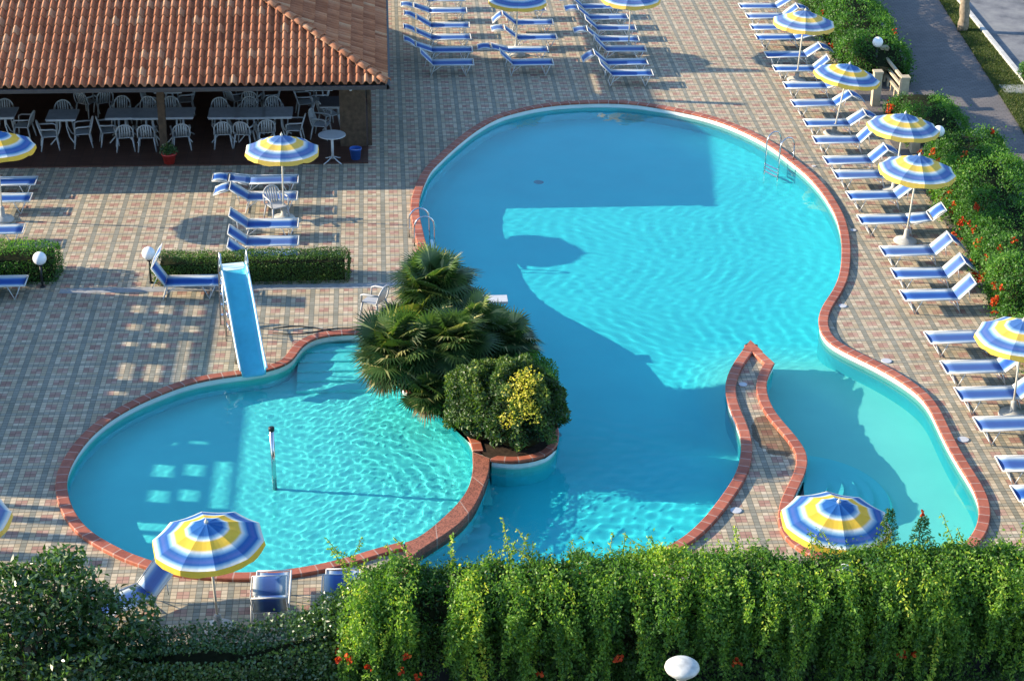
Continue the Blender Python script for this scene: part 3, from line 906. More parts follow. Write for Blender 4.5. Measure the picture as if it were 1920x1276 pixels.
# ------------------------------------------------------------------ umbrellas
def umbrella_parts():
    P = {}
    n = 10; R = 0.885; zt = 2.05; drop = 0.33
    V = []; F = []; UVs = []
    sub = 4; rad = [0.0, 0.12, 0.3, 0.5, 0.7, 0.87, 1.0]
    cols = n * sub
    for ri, r in enumerate(rad):
        for k in range(cols):
            a = 2 * math.pi * (k / cols) + 0.16
            f = (k % sub) / sub
            chord = math.cos(math.pi / n) / math.cos(math.pi / n - 2 * math.pi / n * f) if f else 1.0
            rr_ = R * r * chord
            sag = 0.030 * math.sin(math.pi * f) * r * (1 - 0.3 * r)
            z = zt - drop * (0.82 * r + 0.18 * r * r) - sag
            V.append((rr_ * math.cos(a), rr_ * math.sin(a), z))
    for ri in range(len(rad) - 1):
        for k in range(cols):
            a = ri * cols + k; b = ri * cols + (k + 1) % cols
            F.append((a, a + cols, b + cols, b))
            v0, v1 = rad[ri] * 0.955, rad[ri + 1] * 0.955
            UVs += [(k / cols, v0), (k / cols, v1), ((k + 1) / cols, v1), ((k + 1) / cols, v0)]
    # valance, hanging in gentle scallops from the rim
    o = len(V)
    last = (len(rad) - 1) * cols
    for k in range(cols):
        x, y, z = V[last + k]
        f = (k % sub) / sub
        V.append((x * 1.015, y * 1.015, z - 0.085 - 0.025 * math.sin(math.pi * f) + random.uniform(-.012, .012)))
    for k in range(cols):
        a = last + k; b = last + (k + 1) % cols
        if k % sub == 3 and (k // sub) % 3 == 0:
            pass
        F.append((a, o + k, o + (k + 1) % cols, b))
        UVs += [(k / cols, 0.968), (k / cols, 1.0), ((k + 1) / cols, 1.0), ((k + 1) / cols, 0.968)]
    me = bpy.data.meshes.new("canopy"); me.from_pydata(V, [], F)
    me.uv_layers.new(name="UVMap").data.foreach_set("uv", [c for p in UVs for c in p])
    me.materials.append(M_umb)
    bm = bmesh.new(); bm.from_mesh(me)
    bmesh.ops.remove_doubles(bm, verts=bm.verts, dist=1e-4)
    bmesh.ops.recalc_face_normals(bm, faces=bm.faces)
    bm.to_mesh(me); bm.free()
    P['canopy'] = [me]
    P['rib'] = []
    for k in range(n):
        a = 2 * math.pi * k / n + 0.16
        mb = MB()
        pts = [(R * r * math.cos(a), R * r * math.sin(a), zt - 0.012 - drop * (0.82 * r + 0.18 * r * r)) for r in (0.03, 0.5, 0.99)]
        mb.tube(pts, 0.005, 5)
        P['rib'].append(mb.mesh("rib", M_cream, True))
    mb = MB()
    for k in range(n):
        a = 2 * math.pi * k / n + 0.16
        mb.tube([(0.02 * math.cos(a), 0.02 * math.sin(a), 1.55), (0.45 * R * math.cos(a), 0.45 * R * math.sin(a), zt - 0.02 - drop * (0.82 * .45 + 0.18 * .2))], 0.004, 4)
    P['stretchers'] = [mb.mesh("strut", M_cream)]
    mb = MB(); mb.tube([(0, 0, 0.1), (0, 0, zt + 0.03)], 0.021, 10); mb.lathe([(0.03, zt), (0.035, zt + 0.02), (0.012, zt + 0.05), (0.004, zt + 0.08)], 10)
    P['pole'] = [mb.mesh("pole", M_cream, True)]
    mb = MB(); mb.lathe([(0.27, 0.0), (0.28, 0.03), (0.25, 0.07), (0.10, 0.11), (0.065, 0.14), (0.06, 0.30), (0.045, 0.32), (0.03, 0.33)], 20)
    P['base'] = [mb.mesh("base", M_concrete, True)]
    return P
UP = umbrella_parts()
def umbrella(loc, label, tilt=(0, 0), rz=0.0, scale=1.0):
    r = empty("beach_umbrella", (loc[0], loc[1], 0), rz, label, "umbrella", "blue and yellow umbrellas round the pool")
    r.rotation_euler = (math.radians(tilt[0]), math.radians(tilt[1]), rz)
    r.scale = (1, 1, scale)
    for nm, ms in UP.items():
        for me in ms:
            link("strut" if nm == 'stretchers' else nm, me, r)
    return r
U = DATA['umb']
umbrella(U['top_a'], "blue and yellow umbrella at the top, over the middle shaded loungers", (1, 1), 0.1)
umbrella(U['top_b'], "blue and yellow umbrella at the top, over the crowded half-sunlit loungers", (1, 0), 0.5)
umbrella(U['r1'], "farthest blue and yellow umbrella of the right-hand column", (0, 3), 0.0, 1.02)
umbrella(U['r2'], "second umbrella from the far end of the right-hand column", (2, 8), 0.3, 0.97)
umbrella(U['r3'], "third right-hand umbrella, its rim beside a white globe lamp in the shrubs", (0, 3.5), 0.2)
umbrella(U['r4'], "fourth right-hand umbrella on a conical concrete base", (1, 3), 0.1, 1.06)
umbrella(U['r5'], "umbrella cut by the right picture edge beside the wide gap between loungers", (0, -1), 0.25)
umbrella((U['br'][0], U['br'][1] + 0.33), "umbrella above the near hedge at the tip of the curved pool steps", (1, 2.0), 0.12)
umbrella(U['bl'], "umbrella standing at the near rim of the paddling pool", (0, -2.5), 0.35)
umbrella(U['ble'], "umbrella cut by the left picture edge near the broad-leaved tree", (0, 0), 0.05)
umbrella(U['tl'], "umbrella cut by the left picture edge in front of the pavilion", (0, 2), 0.6, 1.09)
umbrella((U['mid'][0], U['mid'][1] - 0.28), "umbrella between the pavilion and the clipped box hedge", (-1, 1.0), 0.15, 1.03)

# ------------------------------------------------------------------ plastic chairs and tables
M_chair = simple("weathered_white_plastic", (0.38, 0.39, 0.40), 0.5, 0.4, var=0.10)
def chair_parts():
    M_white = M_chair
    P = {}
    # faces +X (front), origin at floor centre
    mb = MB()
    mb.box(-0.20, 0.23, -0.22, 0.22, 0.40, 0.425)
    P['seat'] = [mb.mesh("seat", M_white)]
    mb = MB()
    # arched back with slots
    top = []
    pts = []
    for k in range(13):
        a = math.pi * k / 12
        pts.append((-0.24 - 0.10 * math.sin(a) ** 0.8, -0.25 * math.cos(a), 0.52 + 0.33 * math.sin(a) ** 0.7))
    pts = [(-0.20, -0.25, 0.42)] + pts + [(-0.20, 0.25, 0.42)]
    mb.tube(pts, 0.022, 6)
    for y in (-0.14, -0.07, 0.0, 0.07, 0.14):
        zt = 0.52 + 0.32 * math.sqrt(max(0, 1 - (y / 0.25) ** 2)) ** 0.7
        M_ = Matrix.Translation((-0.20, y, 0.425)) @ Matrix.Rotation(-0.30, 4, 'Y')
        mb.box(-0.008, 0.008, -0.022, 0.022, 0, (zt - 0.425) * 1.03, 0, M_)
    P['backrest'] = [mb.mesh("backrest", M_white, True)]
    P['armrest'] = []; P['leg'] = []
    for s in (-1, 1):
        mb = MB()
        mb.tube([(-0.26, s * 0.25, 0.66), (-0.10, s * 0.275, 0.65), (0.12, s * 0.275, 0.645), (0.21, s * 0.262, 0.61), (0.22, s * 0.245, 0.42)], [0.022, 0.026, 0.026, 0.024, 0.022], 6)
        P['armrest'].append(mb.mesh("armrest", M_white, True))
        for (x0, x1) in ((0.20, 0.26), (-0.19, -0.27)):
            mb = MB()
            mb.tube([(x0, s * 0.21, 0.42), (x1, s * 0.265, 0.0)], [0.030, 0.020], 5)
            P['leg'].append(mb.mesh("leg", M_white, True))
    return P
CP = chair_parts()
def chair(loc, deg, label, group="white plastic chairs under the pavilion roof"):
    r = empty("plastic_chair", loc, math.radians(deg), label, "chair", group)
    r.scale = (0.88, 0.88, 0.90)
    for nm, ms in CP.items():
        for me in ms:
            link(nm, me, r)
    return r

def table_parts(material):
    P = {}
    mb = MB(); mb.box(-0.39, 0.39, -0.39, 0.39, 0.70, 0.725)
    P['table_top'] = [mb.mesh("table_top", material)]
    mb = MB(); mb.box(-0.37, 0.37, -0.37, 0.37, 0.66, 0.699); P['apron'] = [mb.mesh("apron", M_white)]
    P['leg'] = []
    for sx in (-1, 1):
        for sy in (-1, 1):
            mb = MB()
            mb.tube([(sx * 0.08, sy * 0.05, 0.66), (sx * 0.09, sy * 0.08, 0.38), (sx * 0.16, sy * 0.16, 0.16), (sx * 0.32, sy * 0.3, 0.0)], 0.019, 6)
            P['leg'].append(mb.mesh("leg", M_white, True))
    return P
TP = {'g': table_parts(M_tabletop), 'd': table_parts(M_darktop)}
def table(loc, kind, label, rz=0.0):
    r = empty("cafe_table", loc, rz, label, "table", "square tables under the pavilion roof")
    for nm, ms in TP[kind].items():
        for me in ms:
            link(nm, me, r)

FZ = 0.035
chair_notes = ["left of the first full table", "right of the first full table", "behind the first full table", "behind the table at the left edge",
    "right of the table at the left edge", "front left of the first long table", "front middle of the first long table", "front right of the first long table",
    "at the left end of the first long table", "front left of the second long table", "front middle of the second long table", "front right of the second long table",
    "at the right end of the second long table", "behind the first long table, left", "behind the first long table, middle", "behind the first long table, right",
    "behind the second long table, left", "behind the second long table, middle", "behind the second long table, right",
    "leftmost in the dim back row", "second in the dim back row", "third in the dim back row", "fourth in the dim back row",
    "fifth in the dim back row", "sixth in the dim back row, facing away", "seventh in the dim back row", "eighth in the dim back row",
    "left of the dark table by the corner post", "behind the dark table by the corner post", "right of the brown corner post", "rightmost in the dim back row"]
for (x, y, d), note in zip(DATA['chairs'], chair_notes):
    chair((x, y, FZ), d + rr.uniform(-12, 12), f"white plastic armchair under the tiled roof, {note}")
for i, (x, y) in enumerate(DATA['tables']):
    nm = ["first full grey table from the left, with three chairs", "grey table cut by the left picture edge", "left third of the first long grey table", "middle third of the first long grey table",
          "right third of the first long table, beside the post", "left third of the second long grey table", "middle third of the second long grey table", "right third of the second long grey table"][i]
    table((x, y, FZ), 'g', nm)
for i, (x, y) in enumerate(DATA['tables_dark']):
    table((x, y, FZ), 'd', ["dark square table in the back row behind the first long table", "dark square table in the back row behind the second long table",
                          "dark square table in the back row near the corner post", "dark square table directly left of the brown corner post"][i])
x, y = DATA['misc']['round']
r = empty("round_table", (x, y, 0), 0, "white round pedestal table at the pavilion's front right edge", "table")
mb = MB(); mb.lathe([(0.33, 0.715), (0.35, 0.72), (0.35, 0.735), (0.345, 0.74)], 32); mb.build("table_top", M_white, r)
mb = MB(); mb.tube([(0, 0, 0.08), (0, 0, 0.715)], 0.035, 12); mb.build("pedestal", M_white, r, True)
for k in range(4):
    a = math.pi / 4 + k * math.pi / 2
    mb = MB(); mb.tube([(0.02 * math.cos(a), 0.02 * math.sin(a), 0.14), (0.18 * math.cos(a), 0.18 * math.sin(a), 0.06), (0.32 * math.cos(a), 0.32 * math.sin(a), 0.01)], 0.016, 6)
    mb.build("leg", M_white, r, True)
x, y = DATA['misc']['wchair']
y -= 0.1
chair((x, y, 0), -60, "white plastic armchair among the loungers in front of the pavilion", "white plastic chairs on the open deck")
x, y = DATA['misc']['wchair2']
chair((x, y, 0), 150, "white plastic armchair half hidden by the fan palm", "white plastic chairs on the open deck")

# ------------------------------------------------------------------ pavilion
M_tile, n, out = mat("terracotta_roof_tile")
at = n.nodes.new("ShaderNodeAttribute"); at.attribute_name = "rnd"
geo = n.nodes.new("ShaderNodeNewGeometry").outputs["Position"]
c = ramp(n, at.outputs["Fac"], [(0.0, (0.30, 0.115, 0.06, 1)), (0.35, (0.40, 0.16, 0.082, 1)), (0.7, (0.45, 0.19, 0.10, 1)), (0.9, (0.49, 0.235, 0.13, 1)), (1.0, (0.54, 0.31, 0.18, 1))])
c = mix(n, 0.5, c, ramp(n, noise_(n, 5.0, 7, geo), [(0.3, (0.66, 0.62, 0.62)), (0.7, (1.15, 1.15, 1.15))]), 'MULTIPLY')
principled(n, out, c, 0.85, 0.2, bump=noise_(n, 30, 3, geo), bump_d=0.004)

PX, PY, PH, SL = 0.05, 46.42, 2.35, math.radians(21.8)     # eave corner, eave height, slope
PW = 26.0
def roof_face(name, length, run, tf, parent, pitch=0.205, row=0.335, x_min=0.0):
    """tiles in local coords: u along the eave from the corner (0) outward, t up the slope; clipped by the 45 degree hip"""
    V = []; F = []; rn = []
    prof = [(-0.5, -0.012), (-0.40, -0.020), (-0.30, 0.005), (-0.22, 0.045), (-0.11, 0.072), (0.0, 0.080), (0.11, 0.072), (0.22, 0.045), (0.30, 0.005), (0.40, -0.020), (0.5, -0.012)]
    ncol = int(length / pitch)
    cs = math.cos(SL)
    r_ = random.Random(5)
    for ci in range(ncol):
        uc = (ci + 0.5) * pitch
        tmax = min(run, uc) / cs
        nrow = int(math.ceil(tmax / row))
        for ri in range(nrow):
            t0 = ri * row; t1 = min((ri + 1) * row + 0.03, tmax + 0.05)
            if t1 <= t0: continue
            o = len(V)
            jit = r_.uniform(-0.004, 0.004); hj = r_.uniform(-0.003, 0.003)
            for (tt, zz) in ((t0, 0.030), (t1, 0.0)):
                taper = 1.0 if tt == t0 else 0.9
                for (a, h) in prof:
                    V.append((uc + a * pitch * (taper if abs(a) < 0.35 else 1) + jit, tt, h * 1.0 + zz + hj))
            k = len(prof)
            for b in range(k - 1):
                F.append((o + b, o + b + 1, o + k + b + 1, o + k + b))
            rv = r_.random()
            rn += [rv] * (k - 1)
            # front lip
            o2 = len(V)
            for (a, h) in prof:
                V.append((uc + a * pitch + jit, t0, h * 1.0 + 0.030 - 0.024 + hj))
            for b in range(k - 1):
                F.append((o2 + b, o2 + b + 1, o + b + 1, o + b))
            rn += [rv * 0.5] * (k - 1)
    V = np.array([tf(*v) for v in V]); F = np.array(F)
    me = np_mesh(name, V, F, M_tile, {"rnd": np.array(rn)})
    return link(name, me, parent)

pav = empty("pavilion", (0, 0, 0), 0, "open pavilion with a hipped terracotta tile roof and dark interior", "pavilion")
cs_, sn_ = math.cos(SL), math.sin(SL)
def tf_front(u, t, h):
    return (PX - u, PY + t * cs_ - h * sn_, PH + t * sn_ + h * cs_)
def tf_right(u, t, h):
    return (PX - t * cs_ + h * sn_, PY + u, PH + t * sn_ + h * cs_)
roof_face("roof", 15.0, 6.9, tf_front, pav)
rf2 = roof_face("roof", 16.0, 6.9, tf_right, pav, pitch=0.205)
# hip caps
mb_v = []; mb_f = []; rn = []
r_ = random.Random(9)
hipd = Vector((-1, 1, math.tan(SL))).normalized()
side = Vector((1, 1, 0)).normalized()
up_ = hipd.cross(side).normalized()
if up_.z < 0: up_ = -up_
L_ = 7.3 / abs(hipd.x)
k = 0.0
while k < L_:
    o = len(mb_v)
    for (tt, rad, zz) in ((k - 0.02, 0.125, 0.045), (k + 0.36, 0.10, 0.02)):
        c0 = Vector((PX, PY, PH)) + hipd * tt + up_ * (zz + 0.02)
        for j in range(9):
            a = math.pi * j / 8
            p = c0 + side * (rad * math.cos(a)) + up_ * (rad * 0.9 * math.sin(a))
            mb_v.append(tuple(p))
    for j in range(8):
        mb_f.append((o + j, o + j + 1, o + 9 + j + 1, o + 9 + j)); rn.append(r_.uniform(0.4, 1.0))
    o2 = len(mb_v)
    c0 = Vector((PX, PY, PH)) + hipd * (k - 0.02) + up_ * 0.065
    for j in range(9):
        a = math.pi * j / 8
        mb_v.append(tuple(c0 + side * (0.098 * math.cos(a)) + up_ * (0.085 * math.sin(a))))
    for j in range(8):
        mb_f.append((o2 + j, o2 + j + 1, o + j + 1, o + j)); rn.append(0.1)
    k += 0.34
link("ridge_tiles", np_mesh("ridge_tiles", np.array(mb_v), np.array(mb_f), M_tile, {"rnd": np.array(rn)}), pav)
# roof boards, gutter, posts, floor, back wall
mb = MB()
q = 0.12
A = [(PX - 0.03, PY + 0.03, PH - q), (PX - PW, PY + 0.03, PH - q), (PX - PW, PY + 6.95, PH - q + 6.95 * math.tan(SL) * 1.0 - 0.02), (PX - 6.95, PY + 6.95, PH - q + 6.95 * math.tan(SL) - 0.02),
     (PX - 6.95, PY + 18, PH - q + 6.95 * math.tan(SL) - 0.02), (PX - 0.03, PY + 18, PH - q), (PX - PW, PY + 14, PH - q)]
mb.add(A, [(0, 1, 2, 3), (0, 3, 4, 5)])
mb.add([(x, y, z - 0.04) for x, y, z in A], [(0, 1, 2, 3), (0, 3, 4, 5)])
mb.add([(PX - 13.5, PY + 6.9, PH + 6.9 * math.tan(SL)), (PX - 13.5, PY + 14, PH), (PX - PW, PY + 14, PH), (PX - PW, PY + 6.9, PH + 6.9 * math.tan(SL)), (PX - 6.95, PY + 6.9, PH + 6.9 * math.tan(SL)), (PX - 6.95, PY + 14, PH)], [(0, 1, 2, 3), (4, 5, 1, 0)])
mb.build("roof_boards", M_wood, pav)
mb = MB()
mb.box(PX - PW, PX + 0.05, PY - 0.10, PY + 0.0, PH - 0.115, PH - 0.03)
mb.box(PX + 0.0, PX + 0.09, PY - 0.10, PY + 18, PH - 0.115, PH - 0.03)
mb.build("gutter", simple("dark_gutter", (0.05, 0.05, 0.052), 0.5, 0.4), pav)
mb = MB()
mb.box(PX - PW, PX - 1.6, PY + 1.55, PY + 1.75, PH - 0.05, PH + 0.35)
mb.build("beam", M_wood, pav)
mb = MB(); mb.box(-1.18, -0.50, 48.25, 48.60, FZ, PH + 0.02); mb.build("post", M_wood, pav)
mb = MB(); mb.box(-0.46, -0.36, 48.30, 48.42, FZ, PH + 0.0); mb.build("post", M_wood, pav)
x, y = DATA['misc']['col1']
mb = MB(); mb.box(x - 0.09, x + 0.09, y, y + 0.18, FZ, PH + 0.45); mb.build("post", M_wood, pav)
for yy in (53.0,):
    for xx in (-10.5, -5.7, -1.0):
        mb = MB(); mb.box(xx - 0.09, xx + 0.09, yy, yy + 0.18, FZ, PH + 1.6); mb.build("post", M_wood, pav)
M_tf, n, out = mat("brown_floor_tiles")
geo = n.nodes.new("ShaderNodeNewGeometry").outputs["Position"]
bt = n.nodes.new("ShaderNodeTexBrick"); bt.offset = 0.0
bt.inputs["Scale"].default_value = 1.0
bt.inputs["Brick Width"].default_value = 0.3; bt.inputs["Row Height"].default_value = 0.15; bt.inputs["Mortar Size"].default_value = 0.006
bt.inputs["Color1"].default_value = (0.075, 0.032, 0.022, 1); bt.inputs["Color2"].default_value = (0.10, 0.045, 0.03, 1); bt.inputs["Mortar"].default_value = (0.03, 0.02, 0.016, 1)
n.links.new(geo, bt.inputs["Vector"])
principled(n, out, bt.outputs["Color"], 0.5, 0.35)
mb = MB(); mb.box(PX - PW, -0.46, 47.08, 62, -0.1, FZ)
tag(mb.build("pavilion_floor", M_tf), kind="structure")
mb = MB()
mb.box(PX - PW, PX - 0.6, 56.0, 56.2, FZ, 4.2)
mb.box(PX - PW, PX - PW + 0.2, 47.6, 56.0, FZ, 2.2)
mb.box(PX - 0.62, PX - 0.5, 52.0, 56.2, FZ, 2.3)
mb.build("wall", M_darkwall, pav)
# lantern on the corner post
lt = empty("wall_lantern", (-0.88, 48.22, 1.72), 0, "white tubular lantern fixed on the brown corner post", "lantern")
mb = MB(); mb.lathe([(0.05, 0.0), (0.055, 0.02), (0.055, 0.42), (0.04, 0.45)], 14, c=(0, -0.06, 0)); mb.build("lamp_shade", M_globe, lt, True)
mb = MB(); mb.lathe([(0.02, -0.14), (0.045, -0.11), (0.045, -0.04), (0.03, -0.005)], 12, c=(0, -0.06, 0)); mb.build("bulb", M_globe, lt, True)
mb = MB(); mb.box(-0.02, 0.02, -0.06, 0.03, 0.16, 0.24); mb.build("bracket", M_black, lt)

# ------------------------------------------------------------------ lamps, ladders, slide, small things
def globe_lamp(x, y, h, label, r=0.15, g="white globe lamps round the pool"):
    t = empty("globe_lamp", (x, y, 0), 0, label, "lamp", g)
    mb = MB()
    mb.tube([(0, 0, 0), (0, 0, h - 2 * r)], 0.025, 10); mb.lathe([(0.06, 0), (0.06, 0.015), (0.03, 0.03)], 12)
    mb.build("post", M_black, t, True)
    mb = MB(); mb.lathe([(0.045, h - 2 * r - 0.03), (0.06, h - 2 * r + 0.01), (0.055, h - 2 * r + 0.03)], 14); mb.build("collar", M_black, t, True)
    mb = MB()
    mb.lathe([(r * math.sin(a), h - r - r * math.cos(a)) for a in np.linspace(0.1, math.pi - 0.02, 16)], 24)
    mb.build("globe", M_globe, t, True)
    return t
globe_lamp(*DATA['lamps']['a'], 0.86, "white globe lamp at the left end of the clipped box hedge")
globe_lamp(*DATA['lamps']['b'], 0.84, "white globe lamp before the hedge at the left picture edge")
globe_lamp(13.95, 45.9, 1.25, "white globe lamp in the shrubs beside the third right-hand umbrella")
globe_lamp(14.05, 53.0, 1.35, "white globe lamp deep in the far right flowering hedge")
globe_lamp(6.83, 24.72, 1.98, "white globe lamp swallowed by leaves of the near hedge")

def pool_ladder(x, y, deg, label, zt=0.72, half=0.26):
    t = empty("pool_ladder", (x, y, 0), math.radians(deg), label, "ladder", "steel pool ladders")
    for s in (-1, 1):
        mb = MB()
        pts = [(-0.42, s * half, 0.0), (-0.42, s * half, zt - 0.25)]
        for a in np.linspace(math.pi, 0, 9):
            pts.append((-0.18 + 0.24 * math.cos(a), s * half, zt - 0.25 + 0.25 * math.sin(a)))
        pts += [(0.07, s * half, 0.05), (0.08, s * half, -0.85)]
        mb.tube(pts, 0.019, 8)
        recv(mb.build("handrail", M_chrome, t, True))
    for z in (-0.15, -0.4, -0.65):
        mb = MB(); mb.box(0.05, 0.13, -half, half, z, z + 0.025)
        recv(mb.build("step", M_chrome, t))
pool_ladder(0.97, 42.05, 12, "steel ladder on the left rim of the big pool")
pool_ladder(9.98, 46.75, 210, "steel ladder on the right rim of the big pool")

# slide
sl = empty("water_slide", (0, 0, 0), 0, "blue water slide running down into the paddling pool", "slide")
top = Vector((-3.19, 37.25, 1.45)); bot = Vector((-2.72, 35.05, 0.10))
def bez(t):
    p = top.lerp(bot, t)
    # gentle sag, flat start and run-out
    p.z = top.z + (bot.z - top.z) * (t * 0.55 + 0.45 * (3 * t * t - 2 * t ** 3)) 
    return p
V = []; F = []; sec = [(-0.235, 0.17), (-0.255, 0.165), (-0.235, 0.02), (-0.15, 0.0), (0.15, 0.0), (0.235, 0.02), (0.255, 0.165), (0.235, 0.17)]
N_ = 26
dirx = (bot - top); dirx.z = 0; dirx.normalize(); sx_ = Vector((-dirx.y, dirx.x, 0))
for mode, nm in ((0, "chute"),):
    mb = MB()
    for i in range(N_ + 1):
        p = bez(i / N_)
        for (a, b) in sec[1:-1]:
            q_ = p + sx_ * a + Vector((0, 0, b)); mb.v.append(tuple(q_))
    k = 6
    for i in range(N_):
        for j in range(k - 1):
            mb.f.append((i * k + j, i * k + j + 1, (i + 1) * k + j + 1, (i + 1) * k + j)); mb.mi.append(0)
    me = mb.mesh(nm, M_slide, True)
    bm = bmesh.new(); bm.from_mesh(me); bmesh.ops.solidify(bm, geom=bm.faces[:], thickness=0.02); bm.to_mesh(me); bm.free()
    recv(link(nm, me, sl))
for s in (-1, 1):
    mb = MB()
    mb.tube([tuple(bez(i / N_) + sx_ * (0.262 * s) + Vector((0, 0, 0.168))) for i in range(N_ + 1)], 0.022, 8)
    mb.build("side_rim", M_slide_rim, sl, True)
mb = MB()
for i in range(0, 4):
    pass
mb.box(-0.25, 0.25, -0.02, 0.34, -0.02, 0.02, 0, Matrix.Translation(top) @ Matrix.Rotation(math.atan2(dirx.x, -dirx.y), 4, 'Z'))
mb.build("platform", M_slide_rim, sl)
for s in (-1, 1):
    mb = MB()
    b0 = top - dirx * 0.15 + sx_ * (0.28 * s)
    lb = Vector((b0.x, b0.y - 0.0, 0)) + dirx * -0.35
    mb.tube([tuple(lb), tuple(b0 - dirx * 0.1), tuple(b0 + Vector((0, 0, 0.30))), tuple(b0 + dirx * 0.12 + Vector((0, 0, 0.42))), tuple(b0 + dirx * 0.35 + Vector((0, 0, 0.12)))], 0.016, 8)
    mb.build("handrail", M_chrome, sl, True)
    for t_ in (0.03, 0.62):
        mb = MB()
        p = bez(t_) + sx_ * (0.24 * s)
        mb.tube([(p.x, p.y, 0), tuple(p)], 0.018, 8)
        mb.build("leg", M_chrome, sl, True)
mb = MB()
for k in range(5):
    z = 0.25 + 0.26 * k
    f = z / 1.45
    b = top - dirx * (0.5 - 0.25 * f)
    mb = MB()
    mb.box(-0.27, 0.27, -0.04, 0.04, -0.012, 0.012, 0, Matrix.Translation((b.x, b.y, z)) @ Matrix.Rotation(math.atan2(dirx.x, -dirx.y), 4, 'Z'))
    mb.build("step", M_chrome, sl)
# side ladder rail seen left of the chute
for (a, b) in (((-3.48, 37.6, 0), (-3.47, 37.45, 1.75)), ((-3.40, 36.9, 0.0), (-3.44, 37.2, 1.35))):
    mb = MB(); mb.tube([a, b], 0.014, 8); mb.build("ladder_rail", M_chrome, sl, True)
for k in range(4):
    t_ = 0.15 + 0.2 * k
    A_ = Vector((-3.48, 37.6, 0)).lerp(Vector((-3.47, 37.45, 1.75)), t_ * 0.8); B_ = Vector((-3.30, 36.95, 0.0)).lerp(Vector((-3.40, 37.2, 1.35)), t_)
    mb = MB(); mb.tube([tuple(A_), tuple(B_)], 0.014, 8); mb.build("step", M_chrome, sl, True)

# diving board
db = empty("diving_board", (2.0, 37.75, 0), 0, "short white diving board jutting from the palm planter", "diving board")
mb = MB(); mb.box(-0.75, 0.52, -0.17, 0.17, 0.42, 0.47); mb.build("board", M_white, db)
mb = MB(); mb.box(-0.6, -0.2, -0.15, 0.15, 0.0, 0.42); mb.build("pedestal", M_concrete, db)

# fountain spout
x, y = DATA['misc']['fpole']
t = empty("fountain_pipe", (x, y, 0), 0, "upright steel fountain pipe in the paddling pool", "fountain")
mb = MB(); mb.tube([(0, 0, -0.62), (-0.01, 0, 0.88)], 0.042, 12); recv(mb.build("pipe", M_chrome, t, True))
mb = MB(); mb.lathe([(0.055, 0.86), (0.055, 0.93), (0.03, 0.94)], 12, c=(-0.01, 0, 0)); mb.build("nozzle", M_black, t, True)

# skimmer lids
for i, (x, y) in enumerate(DATA['lids'][:7]):
    k_ = (0.72, 0.9, 0.9, 0.85, 0.7, 0.45, 0.6)[i]
    t = MB(); t.lathe([(0.125 * k_, 0.004), (0.125 * k_, 0.014), (0.115 * k_, 0.018)], 18)
    o = t.build("skimmer_lid", M_white, None, False, (x, y, 0))
    tag(o, ["white round cover at the narrow waist of the deck", "white round cover beside the bend above the shallow basin", "white round cover beside the straight shallow rim",
            "white cover at the left rim of the paved tongue", "white cover near the pointed tip of the paved tongue", "white round cover beside the right ladder",
            "white round cover below the thirteenth right-hand lounger", "white round cover farther along the right pool rim"][i], "cover", "white skimmer covers in the paving")

# flower pot and bucket
x, y = DATA['misc']['pot']
t = empty("flower_pot", (x, y, 0.0), 0, "red flower pot with a dark plant at the foot of the post", "flower pot")
mb = MB(); mb.lathe([(0.12, 0.0), (0.18, 0.27), (0.20, 0.27), (0.20, 0.31), (0.17, 0.31)], 20); mb.build("pot", M_red, t, True)
x, y = DATA['misc']['bucket']
t2 = empty("bucket", (x, y, 0.0), 0, "blue bucket on the paving beside the pavilion corner post", "bucket")
mb = MB(); mb.lathe([(0.11, 0.0), (0.15, 0.30), (0.16, 0.30), (0.16, 0.33), (0.14, 0.33), (0.10, 0.03)], 20); mb.build("tub", M_bluep, t2, True)
mb = MB(); mb.tube([(-0.15, 0, 0.31)] + [(-0.15 * math.cos(a), -0.13 * math.sin(a), 0.31 + 0.02 * math.sin(a)) for a in np.linspace(0.3, 2.8, 6)] + [(0.15, 0, 0.31)], 0.006, 6); mb.build("handle", M_white, t2, True)

# hoses on the deck
mb = MB()
mb.tube([(-2.45 + 0.0, 37.45, 0.012)] + [(-2.4 + 0.26 * k, 37.45 + 0.12 * math.sin(k * 0.9) - 0.02 * k, 0.012) for k in range(1, 11)], 0.011, 6)
tag(mb.build("garden_hose", M_black, None, True), "thin black hose lying between the slide and the pool rim, upper strand", "hose", "black hoses by the slide")
mb = MB()
mb.tube([(-2.45, 37.25, 0.012)] + [(-2.4 + 0.26 * k, 37.22 - 0.10 * math.sin(k * 0.9) + 0.015 * k, 0.012) for k in range(1, 10)], 0.011, 6)
tag(mb.build("garden_hose", M_black, None, True), "thin black hose lying between the slide and the pool rim, lower strand", "hose", "black hoses by the slide")

# concrete channel across the deck
mb = MB(); mb.box(-7.2, 0.35, 39.42, 39.68, -0.02, 0.006)
tag(mb.build("drain_channel", simple("channel_concrete", (0.30, 0.30, 0.29), 0.8, 0.2, var=0.25)), kind="structure")

